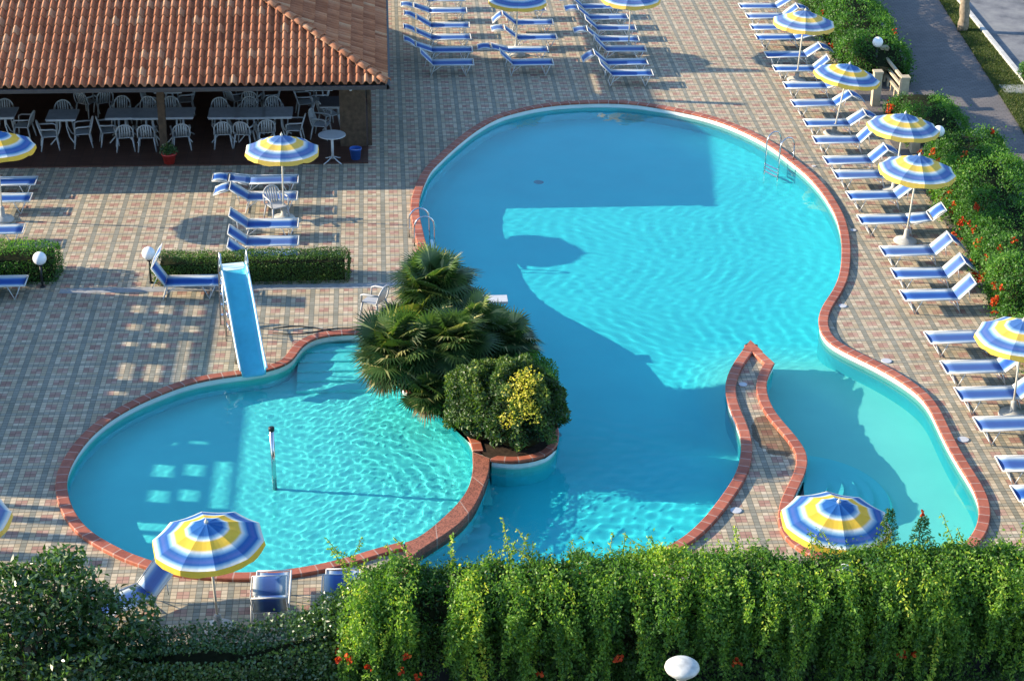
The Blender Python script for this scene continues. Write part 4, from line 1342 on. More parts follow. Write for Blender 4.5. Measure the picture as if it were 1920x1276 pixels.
# ------------------------------------------------------------------ promenade, grass verge, road
def quadstrip(name, xl, xr, ys, z, material, thick=None):
    V = []; F = []
    for y_ in ys:
        V.append((xl(y_), y_, z)); V.append((xr(y_), y_, z))
    for i in range(len(ys) - 1):
        F.append((2 * i, 2 * i + 1, 2 * i + 3, 2 * i + 2))
    mb = MB(); mb.add(V, F)
    return tag(mb.build(name, material), kind="structure")
ys = list(np.linspace(15, 140, 26))
pr_ = lambda y_: 17.12 + 0.080 * (y_ - 48.65)
kb_ = lambda y_: 18.32 + 0.038 * (y_ - 52.6)
M_prom, n, out = mat("promenade_blocks")
geo = n.nodes.new("ShaderNodeNewGeometry").outputs["Position"]
bt = n.nodes.new("ShaderNodeTexBrick"); bt.offset = 0.5
bt.inputs["Scale"].default_value = 1.0
bt.inputs["Brick Width"].default_value = 0.2; bt.inputs["Row Height"].default_value = 0.1; bt.inputs["Mortar Size"].default_value = 0.007
bt.inputs["Color1"].default_value = (0.145, 0.135, 0.13, 1); bt.inputs["Color2"].default_value = (0.19, 0.17, 0.16, 1); bt.inputs["Mortar"].default_value = (0.09, 0.08, 0.07, 1)
n.links.new(geo, bt.inputs["Vector"])
c = mix(n, 0.5, bt.outputs["Color"], ramp(n, noise_(n, 0.9, 6, geo), [(0.3, (0.75, 0.75, 0.75)), (0.7, (1.15, 1.12, 1.1))]), 'MULTIPLY')
principled(n, out, c, 0.8, 0.2)
quadstrip("promenade", lambda y_: 13.35, pr_, ys, 0.0, M_prom)
M_asph, n, out = mat("asphalt")
geo = n.nodes.new("ShaderNodeNewGeometry").outputs["Position"]
c = ramp(n, noise_(n, 0.9, 10, geo, 0.7), [(0.35, (0.10, 0.105, 0.115, 1)), (0.5, (0.19, 0.19, 0.195, 1)), (0.65, (0.26, 0.26, 0.25, 1))])  # noise contrast paints leaf shadows into the colour, together with stains
principled(n, out, c, 0.85, 0.2, bump=noise_(n, 60, 3, geo), bump_d=0.01)
quadstrip("road", lambda y_: kb_(y_) + 0.14, lambda y_: 60.0, ys, 0.0, M_asph)
quadstrip("verge_soil", pr_, kb_, ys, 0.0, M_soil)
mb = MB()
for i in range(len(ys) - 1):
    a, b = ys[i], ys[i + 1]
    o = len(mb.v)
    for y_ in (a, b):
        mb.v += [(kb_(y_), y_, -0.02), (kb_(y_), y_, 0.11), (kb_(y_) + 0.14, y_, 0.11), (kb_(y_) + 0.14, y_, -0.02)]
    for j in range(3):
        mb.f.append((o + j, o + j + 1, o + 4 + j + 1, o + 4 + j)); mb.mi.append(0)
tag(mb.build("kerb", simple("kerb_stone", (0.5, 0.49, 0.45), 0.85, 0.2, var=0.2)), kind="structure")
mb = MB(); mb.box(-0.38, 0.38, -0.38, 0.38, 0.0, 0.03); mb.box(-0.30, 0.30, -0.30, 0.30, 0.03, 0.04)
o = mb.build("manhole_cover", M_concrete, None, False, (17.95, 52.2, 0.005))
tag(o, "square concrete manhole cover in the grass verge by the road", "manhole cover")

# ------------------------------------------------------------------ foliage tools
def leaf_material(name, stops, trans=0.35, rough=0.5, spec=0.35):
    m_, n, out = mat(name)
    at = n.nodes.new("ShaderNodeAttribute"); at.attribute_name = "rnd"
    c = ramp(n, at.outputs["Fac"], stops)
    p = principled(n, out, c, rough, spec)
    t = n.nodes.new("ShaderNodeBsdfTranslucent")
    c2 = mix(n, 1.0, c, (1.5, 1.7, 0.6, 1), 'MULTIPLY')
    n.links.new(c2, t.inputs[0])
    ms = n.nodes.new("ShaderNodeMixShader"); ms.inputs[0].default_value = trans
    n.links.new(p.outputs[0], ms.inputs[1]); n.links.new(t.outputs[0], ms.inputs[2]); n.links.new(ms.outputs[0], out.inputs[0])
    return m_
M_hedge = leaf_material("climber_leaf", [(0.0, (0.022, 0.06, 0.012, 1)), (0.35, (0.065, 0.16, 0.025, 1)), (0.65, (0.16, 0.30, 0.035, 1)), (0.85, (0.32, 0.44, 0.05, 1)), (1.0, (0.52, 0.50, 0.06, 1))])
M_shrub = leaf_material("shrub_leaf", [(0.0, (0.02, 0.06, 0.012, 1)), (0.5, (0.06, 0.17, 0.026, 1)), (0.85, (0.15, 0.31, 0.04, 1)), (1.0, (0.30, 0.44, 0.07, 1))])
M_box = leaf_material("box_leaf", [(0.0, (0.014, 0.04, 0.010, 1)), (0.5, (0.05, 0.12, 0.02, 1)), (1.0, (0.16, 0.26, 0.05, 1))], 0.25)
M_palm = leaf_material("fan_palm_leaf", [(0.0, (0.020, 0.05, 0.014, 1)), (0.45, (0.055, 0.11, 0.030, 1)), (0.8, (0.13, 0.19, 0.05, 1)), (1.0, (0.40, 0.38, 0.16, 1))], 0.25, 0.45, 0.5)
M_dead = leaf_material("dead_palm_leaf", [(0.0, (0.10, 0.06, 0.03, 1)), (1.0, (0.34, 0.24, 0.12, 1))], 0.2, 0.8, 0.2)
M_yel = leaf_material("yellow_variegated_leaf", [(0.0, (0.30, 0.34, 0.04, 1)), (0.4, (0.58, 0.50, 0.06, 1)), (1.0, (0.80, 0.66, 0.12, 1))], 0.3)
M_fig = leaf_material("broad_leaf", [(0.0, (0.03, 0.075, 0.022, 1)), (0.6, (0.085, 0.17, 0.04, 1)), (1.0, (0.20, 0.31, 0.08, 1))], 0.25, 0.33, 0.8)
M_euon = leaf_material("glossy_olive_leaf", [(0.0, (0.016, 0.035, 0.010, 1)), (0.5, (0.055, 0.115, 0.024, 1)), (0.85, (0.15, 0.22, 0.04, 1)), (1.0, (0.36, 0.38, 0.07, 1))], 0.25, 0.5, 0.5)
M_core = simple("foliage_core_shade", (0.022, 0.026, 0.012), 0.95, 0.05, var=0.4, scale=10)  # near-black colour stands in for shade deep inside the foliage
M_flower = leaf_material("red_petal", [(0.0, (0.40, 0.035, 0.012, 1)), (0.6, (0.60, 0.07, 0.02, 1)), (1.0, (0.72, 0.18, 0.04, 1))], 0.3, 0.6, 0.2)
M_stem = simple("green_stem", (0.10, 0.13, 0.04), 0.7, 0.2)

def unit(A):
    return A / (np.linalg.norm(A, axis=-1, keepdims=True) + 1e-9)

def leaves(P, N, size, aspect=0.5, spread=0.9, g=rng, droop=0.0, var=0.3):
    """one folded leaf per point; N is the outward direction"""
    n = len(P)
    d = unit(N * 0.5 + g.normal(size=(n, 3)) * spread + np.array([0, 0, -droop]))
    nn = unit(N + g.normal(size=(n, 3)) * 0.55)
    s = unit(np.cross(d, nn)); u = np.cross(s, d)
    L = size * (1 + g.uniform(-var, var, n))[:, None]
    W_ = L * aspect
    base = P
    tip = P + d * L - u * L * 0.10
    midp = P + d * L * 0.45
    l = midp + s * W_ * 0.5 + u * L * 0.10
    r = midp - s * W_ * 0.5 + u * L * 0.10
    V = np.stack([base, r, tip, l], 1).reshape(-1, 3)
    F = np.arange(4 * n).reshape(n, 4)
    return V, F

def fbm(P, sc, seed=0.0, oct=3):
    """cheap value-like noise from summed sines, roughly in -1..1"""
    r = np.random.default_rng(abs(int(seed * 100)) + 17)
    out = np.zeros(len(P)); a = 1.0; tot = 0
    for o in range(oct):
        for _ in range(4):
            k = unit(r.normal(size=(1, 3)))[0] * sc * (2.0 ** o) * r.uniform(0.7, 1.3)
            out += a * 0.5 * np.sin(P @ k + r.uniform(0, 6.28))
        tot += a
        a *= 0.55
    return out / tot

def cluster_foliage(name, P, N, size, mats, parent, rnd, **kw):
    V, F = leaves(P, N, size, **kw)
    return link(name, np_mesh(name, V, F, mats, {"rnd": np.clip(rnd, 0, 1)}), parent)

def flower_cluster(parent, c, r=0.09, n=14, g=rng):
    P = np.array(c) + g.normal(size=(n, 3)) * r * 0.6
    V = []; F = []
    for p in P:
        d = unit(g.normal(size=3) + np.array([0.2, -0.9, 0.9]))
        s = unit(np.cross(d, np.array([0.3, 0.1, 1.0]))); u = np.cross(d, s)
        o = len(V)
        V.append(p)
        for k in range(5):
            a = 2 * math.pi * k / 5
            V.append(p + (s * math.cos(a) + u * math.sin(a)) * 0.032 + d * 0.035)
        for k in range(5):
            F.append((o, o + 1 + k, o + 1 + (k + 1) % 5))
    me = np_mesh("flower_cluster", np.array(V), np.array(F), M_flower, {"rnd": np.repeat(g.uniform(0, 1, n), 5)})
    return link("flower_cluster", me, parent)

def sprig(c, h, lean, n=16, size=0.055, g=rng):
    """a thin shoot with leaves along both sides -> leaf points and normals, stem points"""
    t = np.linspace(0, 1, n)
    P = np.array(c)[None] + np.outer(t * h, [0, 0, 1]) + np.outer(t ** 2, [lean[0], lean[1], 0])
    P = np.repeat(P, 3, 0) + g.normal(size=(3 * n, 3)) * 0.012
    N = unit(g.normal(size=(3 * n, 3)) * [1, 1, 0.4])
    return P, N

# ------------------------------------------------------------------ near hedge, a tall climber over a wall
def climber_hedge():
    t = empty("climbing_hedge", (5.0, 24.7, 0), 0, "tall near hedge of green climber with orange flowers, hanging over a dark wall", "hedge")
    t.location = (0, 0, 0)
    g = np.random.default_rng(21)
    xa, xb = -0.85, 12.5
    n = 150000
    # profile: back foot, crest, front hang
    prof = np.array([(25.45, 0.9), (25.50, 1.45), (25.30, 1.85), (24.95, 2.02), (24.55, 1.98), (24.28, 1.80), (24.15, 1.45), (24.12, 1.0), (24.15, 0.5), (24.2, 0.1)])
    seg = np.r_[0, np.cumsum(np.linalg.norm(np.diff(prof, axis=0), axis=1))]
    s = g.uniform(0, seg[-1], n)
    X = g.uniform(xa, xb, n)
    Yp = np.interp(s, seg, prof[:, 0]); Zp = np.interp(s, seg, prof[:, 1])
    cy, cz = 24.8, 1.0
    nrm = unit(np.stack([np.zeros(n), (Yp - cy), (Zp - cz) * 0.9], 1))
    P = np.stack([X, Yp, Zp], 1)
    # hanging strands: noise stretched along the drop
    Q = np.stack([X * 1.0, s * 0.35, s * 0.0], 1)
    strand = 0.65 * fbm(Q, 5.0, 0.3, 3) + 0.45 * fbm(Q, 15.0, 0.9, 2)
    lump = fbm(P, 1.7, 1.2, 3)
    front = sstep(seg[4], seg[6], s)
    off = 0.13 * lump + (0.10 + 0.22 * front) * strand + g.exponential(0.05, n) - 0.10 + 0.10 * sstep(0.35, 0.8, fbm(Q * [1, 1, 1], 11.0, 7.7, 2))
    P = P + nrm * off[:, None]
    # ends taper, front lower edge ragged, thinner low down
    endt = sstep(xa, xa + 0.8, X)
    P[:, 2] *= 0.72 + 0.28 * endt
    low = 0.42 - 0.85 * strand + 0.25 * lump
    keep = (P[:, 2] > low * (s > seg[5])) & ~((s > seg[4]) & (strand < -0.18) & (P[:, 2] < 1.75) & (g.random(n) < 0.8))
    P, nrm, strand, lump, s_ = P[keep], nrm[keep], strand[keep], lump[keep], s[keep]
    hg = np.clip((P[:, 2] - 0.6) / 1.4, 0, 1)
    tone = 0.14 + 0.22 * hg ** 2 + 0.24 * strand + 0.14 * lump + g.normal(size=len(P)) * 0.12  # leaf colour paints sunlit crest and strands lighter, shaded pockets darker
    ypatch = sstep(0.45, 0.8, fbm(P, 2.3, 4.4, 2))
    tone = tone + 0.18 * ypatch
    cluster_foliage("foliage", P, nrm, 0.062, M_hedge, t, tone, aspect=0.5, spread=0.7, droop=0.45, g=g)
    # long shoots that arch over the crest and hang down in separate strands
    PS, NS, TS = [], [], []
    xs_ = []
    while len(xs_) < 300:
        c0 = g.uniform(xa + 0.1, xb)
        xs_ += list(c0 + g.normal(size=int(g.integers(2, 7))) * 0.13)
    for x0 in xs_:
        y0 = g.uniform(24.2, 25.15); z0 = 1.88 + g.uniform(-0.10, 0.20)
        outw = g.uniform(0.0, 0.55); drop = g.uniform(0.25, 1.0) if g.random() < 0.6 else g.uniform(0.9, 1.75)
        k = int(34 * (drop + outw)) + 8
        u_ = np.linspace(0, 1, k)
        hump = 0.10 * np.sin(np.minimum(u_ * 3.2, 1) * math.pi)
        yy = y0 - (y0 - 24.12 + outw) * (1 - (1 - np.minimum(u_ * 1.9, 1)) ** 2)
        zz = z0 + hump - drop * np.clip(u_ * 1.15 - 0.15, 0, 1) ** 1.25
        xx = x0 + g.uniform(-0.38, 0.38) * u_ + 0.02 * np.sin(u_ * 9 + x0 * 7)
        q_ = np.stack([xx, yy, zz], 1)
        wdt = (0.075 * (1 - 0.65 * u_))[:, None]
        q_ = np.repeat(q_, 4, 0) + g.normal(size=(4 * k, 3)) * np.repeat(wdt, 4, 0) * 0.75
        PS.append(q_); NS.append(unit(g.normal(size=(4 * k, 3)) * 0.6 + [0, -0.7, 0.35]))
        base_ = g.uniform(0.20, 0.66) + (0.22 if g.random() < 0.12 else 0)
        TS.append(base_ + 0.12 * np.repeat(1 - u_, 4) + g.normal(size=4 * k) * 0.12)
    P3 = np.concatenate(PS); N3 = np.concatenate(NS); T3 = np.concatenate(TS)
    cluster_foliage("hanging_shoots", P3, N3, 0.058, M_hedge, t, T3, aspect=0.5, spread=0.6, droop=0.55, g=g)
    # thin dark inner leaves down to the ground
    nb = 26000
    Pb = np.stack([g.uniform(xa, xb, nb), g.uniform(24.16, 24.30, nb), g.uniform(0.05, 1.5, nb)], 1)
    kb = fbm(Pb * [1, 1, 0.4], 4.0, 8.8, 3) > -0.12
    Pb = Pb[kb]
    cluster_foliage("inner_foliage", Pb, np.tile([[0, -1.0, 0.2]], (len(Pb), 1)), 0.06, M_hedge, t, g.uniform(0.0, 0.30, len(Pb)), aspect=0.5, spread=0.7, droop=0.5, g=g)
    # shoots standing above the crest
    PS, NS = [], []
    stems = MB()
    for k in range(46):
        x = g.uniform(-0.9, 12.0)
        h = g.uniform(0.10, 0.34) if g.random() < 0.75 else g.uniform(0.35, 0.6)
        y = g.uniform(24.9, 25.35)
        c_ = (x, y, 1.82)
        lean = (g.uniform(-0.45, 0.45), g.uniform(0.0, 0.5))
        p, q_ = sprig(c_, h, lean, int(6 + h * 30), g=g)
        PS.append(p); NS.append(q_)
        stems.tube([c_, (x + lean[0] * .25, y + lean[1] * .25, 1.85 + h * .5), (x + lean[0], y + lean[1], 1.85 + h)], 0.005, 4)
    P2 = np.concatenate(PS); N2 = np.concatenate(NS)
    cluster_foliage("shoots", P2, N2, 0.06, M_hedge, t, g.uniform(0.45, 1.0, len(P2)), aspect=0.45, spread=0.5, g=g)
    stems.build("stalks", M_stem, t)["kind"] = "stuff"
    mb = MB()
    # uneven core behind the leaves, coloured dark for the hedge's inner shade
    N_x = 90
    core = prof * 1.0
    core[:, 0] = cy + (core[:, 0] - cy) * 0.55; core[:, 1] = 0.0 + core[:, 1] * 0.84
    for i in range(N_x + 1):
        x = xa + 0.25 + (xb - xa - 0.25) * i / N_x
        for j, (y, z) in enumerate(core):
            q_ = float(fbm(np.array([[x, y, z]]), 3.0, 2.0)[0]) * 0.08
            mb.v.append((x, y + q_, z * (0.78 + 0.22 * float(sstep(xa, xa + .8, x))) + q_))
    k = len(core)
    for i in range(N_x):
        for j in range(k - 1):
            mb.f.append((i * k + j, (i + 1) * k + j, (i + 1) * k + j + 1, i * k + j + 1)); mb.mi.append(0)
    mb.build("shade_core", M_core, t, True)
    for (x, y, z) in ((-0.86, 24.02, 1.18), (-0.70, 23.98, 1.22), (-0.42, 23.90, 1.12), (0.05, 23.95, 0.98), (0.28, 23.95, 0.90), (2.15, 23.98, 0.82), (7.55, 23.98, 0.98), (7.75, 23.98, 1.02),
                      (0.15, 24.0, 1.2), (3.3, 24.0, 1.05), (5.05, 23.98, 0.95)):
        flower_cluster(t, (x, y - 0.22, z), 0.045, 8, g)
    for (x, y, z) in ((6.0, 24.5, 2.05), (8.6, 24.6, 2.02)):
        pass
    return t
climber_hedge()
# wall the hedge hangs over
mb = MB(); mb.box(-8.0, 14.0, 24.42, 24.55, 0, 0.70)
tag(mb.build("garden_wall", simple("dark_render", (0.016, 0.018, 0.02), 0.9, 0.1, var=0.3)), "low dark rendered wall beneath the near hedge", "wall")

# two tall dark shoots of a conifer-like shrub against the shallow basin
for i, (x, y, h, lab) in enumerate(((7.55, 25.15, 0.95, "taller dark feathery shoot standing before the shallow basin, nearer the umbrella"),
                                    (8.08, 25.15, 0.80, "dark feathery shoot with a pink tip before the shallow basin"))):
    t = empty("feathery_shoot", (0, 0, 0), 0, lab, "plant", "feathery shoots above the near hedge")
    g = np.random.default_rng(50 + i)
    PS, NS = [], []
    mb = MB(); mb.tube([(x, y, 1.0), (x - .01, y, 1.8), (x - .04, y, 1.75 + h)], [0.012, 0.009, 0.004], 5); mb.build("stem", M_stem, t)
    for k in range(26):
        f = k / 25
        z = 1.8 + f * (h - 0.1)
        L = 0.20 * (1 - f) + 0.05
        for s in (-1, 1):
            a = g.uniform(-0.6, 0.6)
            tt = np.linspace(0.1, 1, 7)
            p = np.array([x, y, z])[None] + np.outer(tt * L, [s * math.cos(a), math.sin(a), 0.25])
            PS.append(np.repeat(p, 3, 0) + g.normal(size=(21, 3)) * 0.008); NS.append(unit(g.normal(size=(21, 3)) + [s, 0, 0.3]))
    P2 = np.concatenate(PS); N2 = np.concatenate(NS)
    cluster_foliage("foliage", P2, N2, 0.04, M_shrub, t, g.uniform(0.0, 0.45, len(P2)), aspect=0.4, spread=0.5, g=g)
    if i: flower_cluster(t, (x - .04, y, 1.8 + h), 0.02, 5, g)

# low dark ivy hedge on the left
def ivy():
    t = empty("ivy_hedge", (0, 0, 0), 0, "low dark ivy hedge between the broad-leaved tree and the tall climber", "hedge")
    g = np.random.default_rng(31)
    n = 26000
    X = g.uniform(-8.5, -0.6, n)
    s = g.uniform(0, 1, n)
    Yp = np.where(s < 0.45, 24.2 + (s / 0.45) * 0.75, 24.18)
    Zp = np.where(s < 0.45, 0.98, 0.98 * (1 - (s - 0.45) / 0.55))
    nrm = unit(np.stack([0 * X, np.where(s < 0.45, 0.1, -1.0), np.where(s < 0.45, 1.0, 0.2)], 1))
    P = np.stack([X, Yp, Zp], 1)
    l = fbm(P, 2.4, 3.3, 3)
    P = P + nrm * (0.12 * l + g.exponential(0.04, n))[:, None]
    P[:, 2] += 0.25 * sstep(-2.4, -1.2, P[:, 0])
    cluster_foliage("foliage", P, nrm, 0.05, M_fig, t, 0.22 + 0.2 * l + g.normal(size=n) * 0.12, aspect=0.8, spread=0.6, g=g)
    mb = MB(); mb.box(-8.5, -0.7, 24.38, 24.85, 0, 0.80); mb.build("shade_core", M_core, t)  # dark block paints the shade within the ivy
ivy()

# dark shrub at the left end of the climber
t = empty("dark_shrub", (0, 0, 0), 0, "dark glossy shrub at the left end of the tall near hedge", "shrub")
g = np.random.default_rng(36)
PS, NS = [], []
for (x, y, z, r) in ((-0.75, 24.75, 1.15, 0.55), (-1.15, 24.85, 0.85, 0.42), (-0.35, 24.85, 1.45, 0.45), (-0.9, 24.5, 0.6, 0.55)):
    n = int(9000 * r * r)
    d = unit(g.normal(size=(n, 3)))
    PS.append(np.array([x, y, z]) + d * (r * (0.6 + 0.45 * g.random(n) ** 0.6) * (1 + 0.2 * fbm(d * 2, 1.6, x, 2)))[:, None]); NS.append(d)
P = np.concatenate(PS); N = np.concatenate(NS)
cluster_foliage("foliage", P, N, 0.07, M_fig, t, 0.25 + 0.2 * fbm(P, 4.0, 6.5, 2) + g.normal(size=len(P)) * 0.15, aspect=0.5, spread=0.7, g=g)
mb = MB(); mb.tube([(-0.8, 24.7, 0), (-0.75, 24.75, 1.2)], 0.05, 8); mb.build("trunk", M_bark, t, True)
for (x, y, z) in ((-0.86, 24.15, 1.1), (-0.62, 24.1, 1.2)):
    flower_cluster(t, (x, y, z), 0.05, 10, g)

# ------------------------------------------------------------------ broad-leaved tree bottom left
def fig_tree():
    t = empty("broad_leaved_tree", (-5.5, 24.4, 0), 0, "broad-leaved dark green tree filling the bottom left corner", "tree")
    t.location = (0, 0, 0)
    g = np.random.default_rng(41)
    mb = MB()
    mb.tube([(-5.6, 24.0, 0), (-5.5, 24.1, 0.7), (-5.4, 24.2, 1.3)], [0.11, 0.09, 0.06], 10)
    mb.build("trunk", M_bark, t, True)
    lobes = [(-4.95, 24.75, 1.85, 0.62), (-4.25, 24.75, 1.35, 0.60), (-5.75, 24.7, 1.75, 0.60), (-4.95, 25.0, 1.2, 0.7), (-3.85, 24.6, 0.95, 0.45),
             (-5.6, 24.3, 1.0, 0.8), (-4.6, 24.1, 0.9, 0.7), (-6.3, 24.7, 1.5, 0.5), (-4.9, 24.95, 2.22, 0.28), (-5.55, 24.95, 2.0, 0.30)]
    PS, NS = [], []
    for (x, y, z, r) in lobes:
        mb = MB(); mb.tube([(-5.4, 24.2, 1.0), ((x - 5.4) / 2, (y + 24.2) / 2, (z + 1.0) / 2 + 0.05), (x, y, z)], [0.035, 0.022, 0.010], 6); mb.build("branch", M_bark, t, True)
        n = int(1250 * r * r / 0.36)
        d = unit(g.normal(size=(n, 3)))
        rad = r * (0.45 + 0.62 * g.random(n) ** 0.6) * (1 + 0.22 * fbm(d * 2.0, 1.6, x, 2))
        PS.append(np.array([x, y, z]) + d * rad[:, None] * [1, 0.9, 0.85]); NS.append(d + np.array([0, 0, 0.4]))
    P = np.concatenate(PS); N = unit(np.concatenate(NS))
    # leaves grow in rosettes
    C = P[g.choice(len(P), len(P) // 5)]
    idx = g.integers(0, len(C), len(P))
    P = np.where((g.random(len(P)) < 0.75)[:, None], C[idx] + g.normal(size=P.shape) * 0.035, P)
    n = len(P)
    tone = 0.3 + 0.25 * fbm(P, 3.0, 6.0, 2) + g.normal(size=n) * 0.18
    cluster_foliage("crown", P, N, 0.115, M_fig, t, tone, aspect=0.42, spread=0.75, g=g)
fig_tree()

# ------------------------------------------------------------------ clipped box hedges
def box_hedge(x0, x1, y0, y1, h, label, n, seed, size=0.034, rough=0.028, mt=None):
    t = empty("box_hedge", (0, 0, 0), 0, label, "hedge", "low clipped hedges on the deck")
    g = np.random.default_rng(seed)
    mb = MB(); mb.box(x0 + .09, x1 - .09, y0 + .12, y1 - .10, 0, h - .13); mb.build("shade_core", M_core, t)  # solid dark filler for the shade behind the clipped leaves
    A = [((x1 - x0) * (y1 - y0), 0), ((x1 - x0) * h, 1), ((x1 - x0) * h, 2), ((y1 - y0) * h, 3), ((y1 - y0) * h, 4)]
    w_ = np.array([a for a, _ in A]); w_ = w_ / w_.sum()
    f = g.choice(5, n, p=w_)
    a = g.random(n); b = g.random(n)
    P = np.zeros((n, 3)); N = np.zeros((n, 3))
    for k in range(5):
        q_ = f == k
        if k == 0: P[q_] = np.stack([x0 + (x1 - x0) * a[q_], y0 + (y1 - y0) * b[q_], np.full(q_.sum(), h)], 1); N[q_] = (0, 0, 1)
        if k in (1, 2): P[q_] = np.stack([x0 + (x1 - x0) * a[q_], np.full(q_.sum(), y0 if k == 1 else y1), h * b[q_]], 1); N[q_] = (0, -1 if k == 1 else 1, 0)
        if k in (3, 4): P[q_] = np.stack([np.full(q_.sum(), x0 if k == 3 else x1), y0 + (y1 - y0) * a[q_], h * b[q_]], 1); N[q_] = (-1 if k == 3 else 1, 0, 0)
    # round the edges a little and make the faces uneven
    c_ = np.array([(x0 + x1) / 2, (y0 + y1) / 2, h / 2]); hv = np.array([(x1 - x0) / 2, (y1 - y0) / 2, h / 2])
    rel = np.abs((P - c_) / hv)
    P = P + N * (fbm(P, 5.0, seed, 3) * rough * 1.6 + g.exponential(rough * 0.5, n))[:, None]
    P[:, 2] -= 0.05 * (np.maximum(rel[:, 0] ** 30, rel[:, 1] ** 8)) * (P[:, 2] > h * 0.8)
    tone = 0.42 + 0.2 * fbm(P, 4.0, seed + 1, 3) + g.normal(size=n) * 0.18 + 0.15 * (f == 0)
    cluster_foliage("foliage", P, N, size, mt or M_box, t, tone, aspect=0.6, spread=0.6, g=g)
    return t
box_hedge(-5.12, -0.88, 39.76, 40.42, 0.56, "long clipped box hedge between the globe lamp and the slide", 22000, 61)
box_hedge(-12.0, -7.35, 39.95, 40.85, 0.66, "clipped hedge cut by the left picture edge behind a globe lamp", 15000, 62, 0.042, 0.05, M_shrub)

# ------------------------------------------------------------------ flowering hedges on the right
def mound_hedge(x0, x1, y0, y1, h, label, n, seed, flowers, size=0.06, tilt=0.0):
    t = empty("flowering_hedge", (0, 0, 0), 0, label, "hedge", "flowering hedges along the promenade")
    g = np.random.default_rng(seed)
    Y = g.uniform(y0, y1, n)
    th = g.uniform(0.0, math.pi, n)
    xc = (x0 + x1) / 2 + tilt * (Y - (y0 + y1) / 2)
    wd = (x1 - x0) / 2
    ex = np.sign(np.cos(th)) * np.abs(np.cos(th)) ** 0.6
    ez = np.sin(th) ** 0.6
    X = xc + wd * ex; Z = h * ez
    P = np.stack([X, Y, Z], 1)
    N = unit(np.stack([np.cos(th) / wd, 0 * th, np.sin(th) / h], 1))
    l1 = fbm(P, 2.2, seed, 3); l2 = fbm(P, 5.5, seed + 2, 2)
    P = P + N * (0.20 * l1 + 0.09 * l2 + g.exponential(0.05, n) - 0.08)[:, None]
    endf = np.minimum(sstep(y0, y0 + 0.6, Y), sstep(y1, y1 - 0.6, Y))
    P[:, 2] *= 0.55 + 0.45 * endf
    tone = 0.40 + 0.22 * l1 + 0.16 * l2 + g.normal(size=n) * 0.15
    cluster_foliage("foliage", P, N, size, M_shrub, t, tone, aspect=0.5, spread=0.65, g=g)
    mb = MB()
    K = 24
    for i in range(K + 1):
        y_ = y0 + 0.15 + (y1 - y0 - 0.3) * i / K
        xc_ = (x0 + x1) / 2 + tilt * (y_ - (y0 + y1) / 2)
        e_ = min(float(sstep(y0, y0 + .6, y_)), float(sstep(y1, y1 - .6, y_)))
        for j in range(9):
            a = math.pi * j / 8
            q_ = 0.8 + 0.06 * float(fbm(np.array([[xc_, y_, j * .3]]), 3, 1)[0])
            mb.v.append((xc_ + wd * q_ * (1 if math.cos(a) > 0 else -1) * abs(math.cos(a)) ** .6, y_, h * q_ * (math.sin(a) ** .6 if a > 0 and j < 8 else 0) * (0.6 + 0.4 * e_)))
    for i in range(K):
        for j in range(8):
            mb.f.append((i * 9 + j, i * 9 + j + 1, (i + 1) * 9 + j + 1, (i + 1) * 9 + j)); mb.mi.append(0)
    mb.build("shade_core", M_core, t, True)  # dark inner shell, its colour giving the mound's inner shade
    for k in range(flowers):
        y_ = g.uniform(y0 + .3, y1 - .3)
        xc_ = (x0 + x1) / 2 + tilt * (y_ - (y0 + y1) / 2)
        if g.random() < 0.7:
            a = g.uniform(math.pi * 0.78, math.pi * 0.99)
        else:
            a = g.uniform(0.3 * math.pi, 0.8 * math.pi)
        flower_cluster(t, (xc_ + wd * 1.08 * (1 if math.cos(a) > 0 else -1) * abs(math.cos(a)) ** .6, y_, h * 1.05 * math.sin(a) ** .6), 0.06, 9, g)
    return t
mound_hedge(13.55, 15.5, 52.4, 78.0, 1.15, "big bright green hedge at the top beside the farthest right-hand umbrella", 60000, 71, 9, 0.075, 0.03)
mound_hedge(13.75, 15.35, 47.6, 50.7, 0.75, "low dark shrubs behind the sandstone fence posts", 9000, 72, 3)
mound_hedge(13.30, 15.35, 36.6, 46.6, 1.10, "long hedge dotted with red flowers beside the right-hand loungers", 52000, 73, 46, 0.062, 0.075)
mound_hedge(12.75, 14.2, 28.0, 36.3, 0.9, "hedge stretch at the right picture edge behind the umbrella", 20000, 74, 8, 0.062, 0.05)

# sandstone fence posts and rails
t = empty("garden_fence", (0, 0, 0), 0, "sandstone fence with square posts and slanting rails between the right-hand shrubs", "fence")
for (x, y, h) in ((13.62, 51.05, 0.95), (14.38, 51.0, 0.8), (13.80, 47.35, 0.85), (14.35, 53.4, 0.9)):
    mb = MB(); mb.box(x - 0.11, x + 0.11, y - 0.11, y + 0.11, 0, h); mb.box(x - 0.13, x + 0.13, y - 0.13, y + 0.13, h, h + 0.05); mb.build("post", M_sand, t)
for (a, b) in (((14.38, 51.0), (14.35, 53.4)),):
    for z in (0.22, 0.45, 0.68):
        mb = MB()
        d = Vector((b[0] - a[0], b[1] - a[1], 0)); L = d.length
        mb.box(0.11, L - 0.11, -0.035, 0.035, z, z + 0.07, 0, Matrix.Translation((a[0], a[1], 0)) @ Matrix.Rotation(math.atan2(d.y, d.x), 4, 'Z'))
        mb.build("rail", M_sand, t)
mb = MB()
for k in range(5):
    y_ = 51.35 + 0.42 * k
    mb = MB(); mb.box(14.33, 14.39, y_, y_ + 0.07, 0.0, 0.215); mb.build("baluster", M_sand, t)

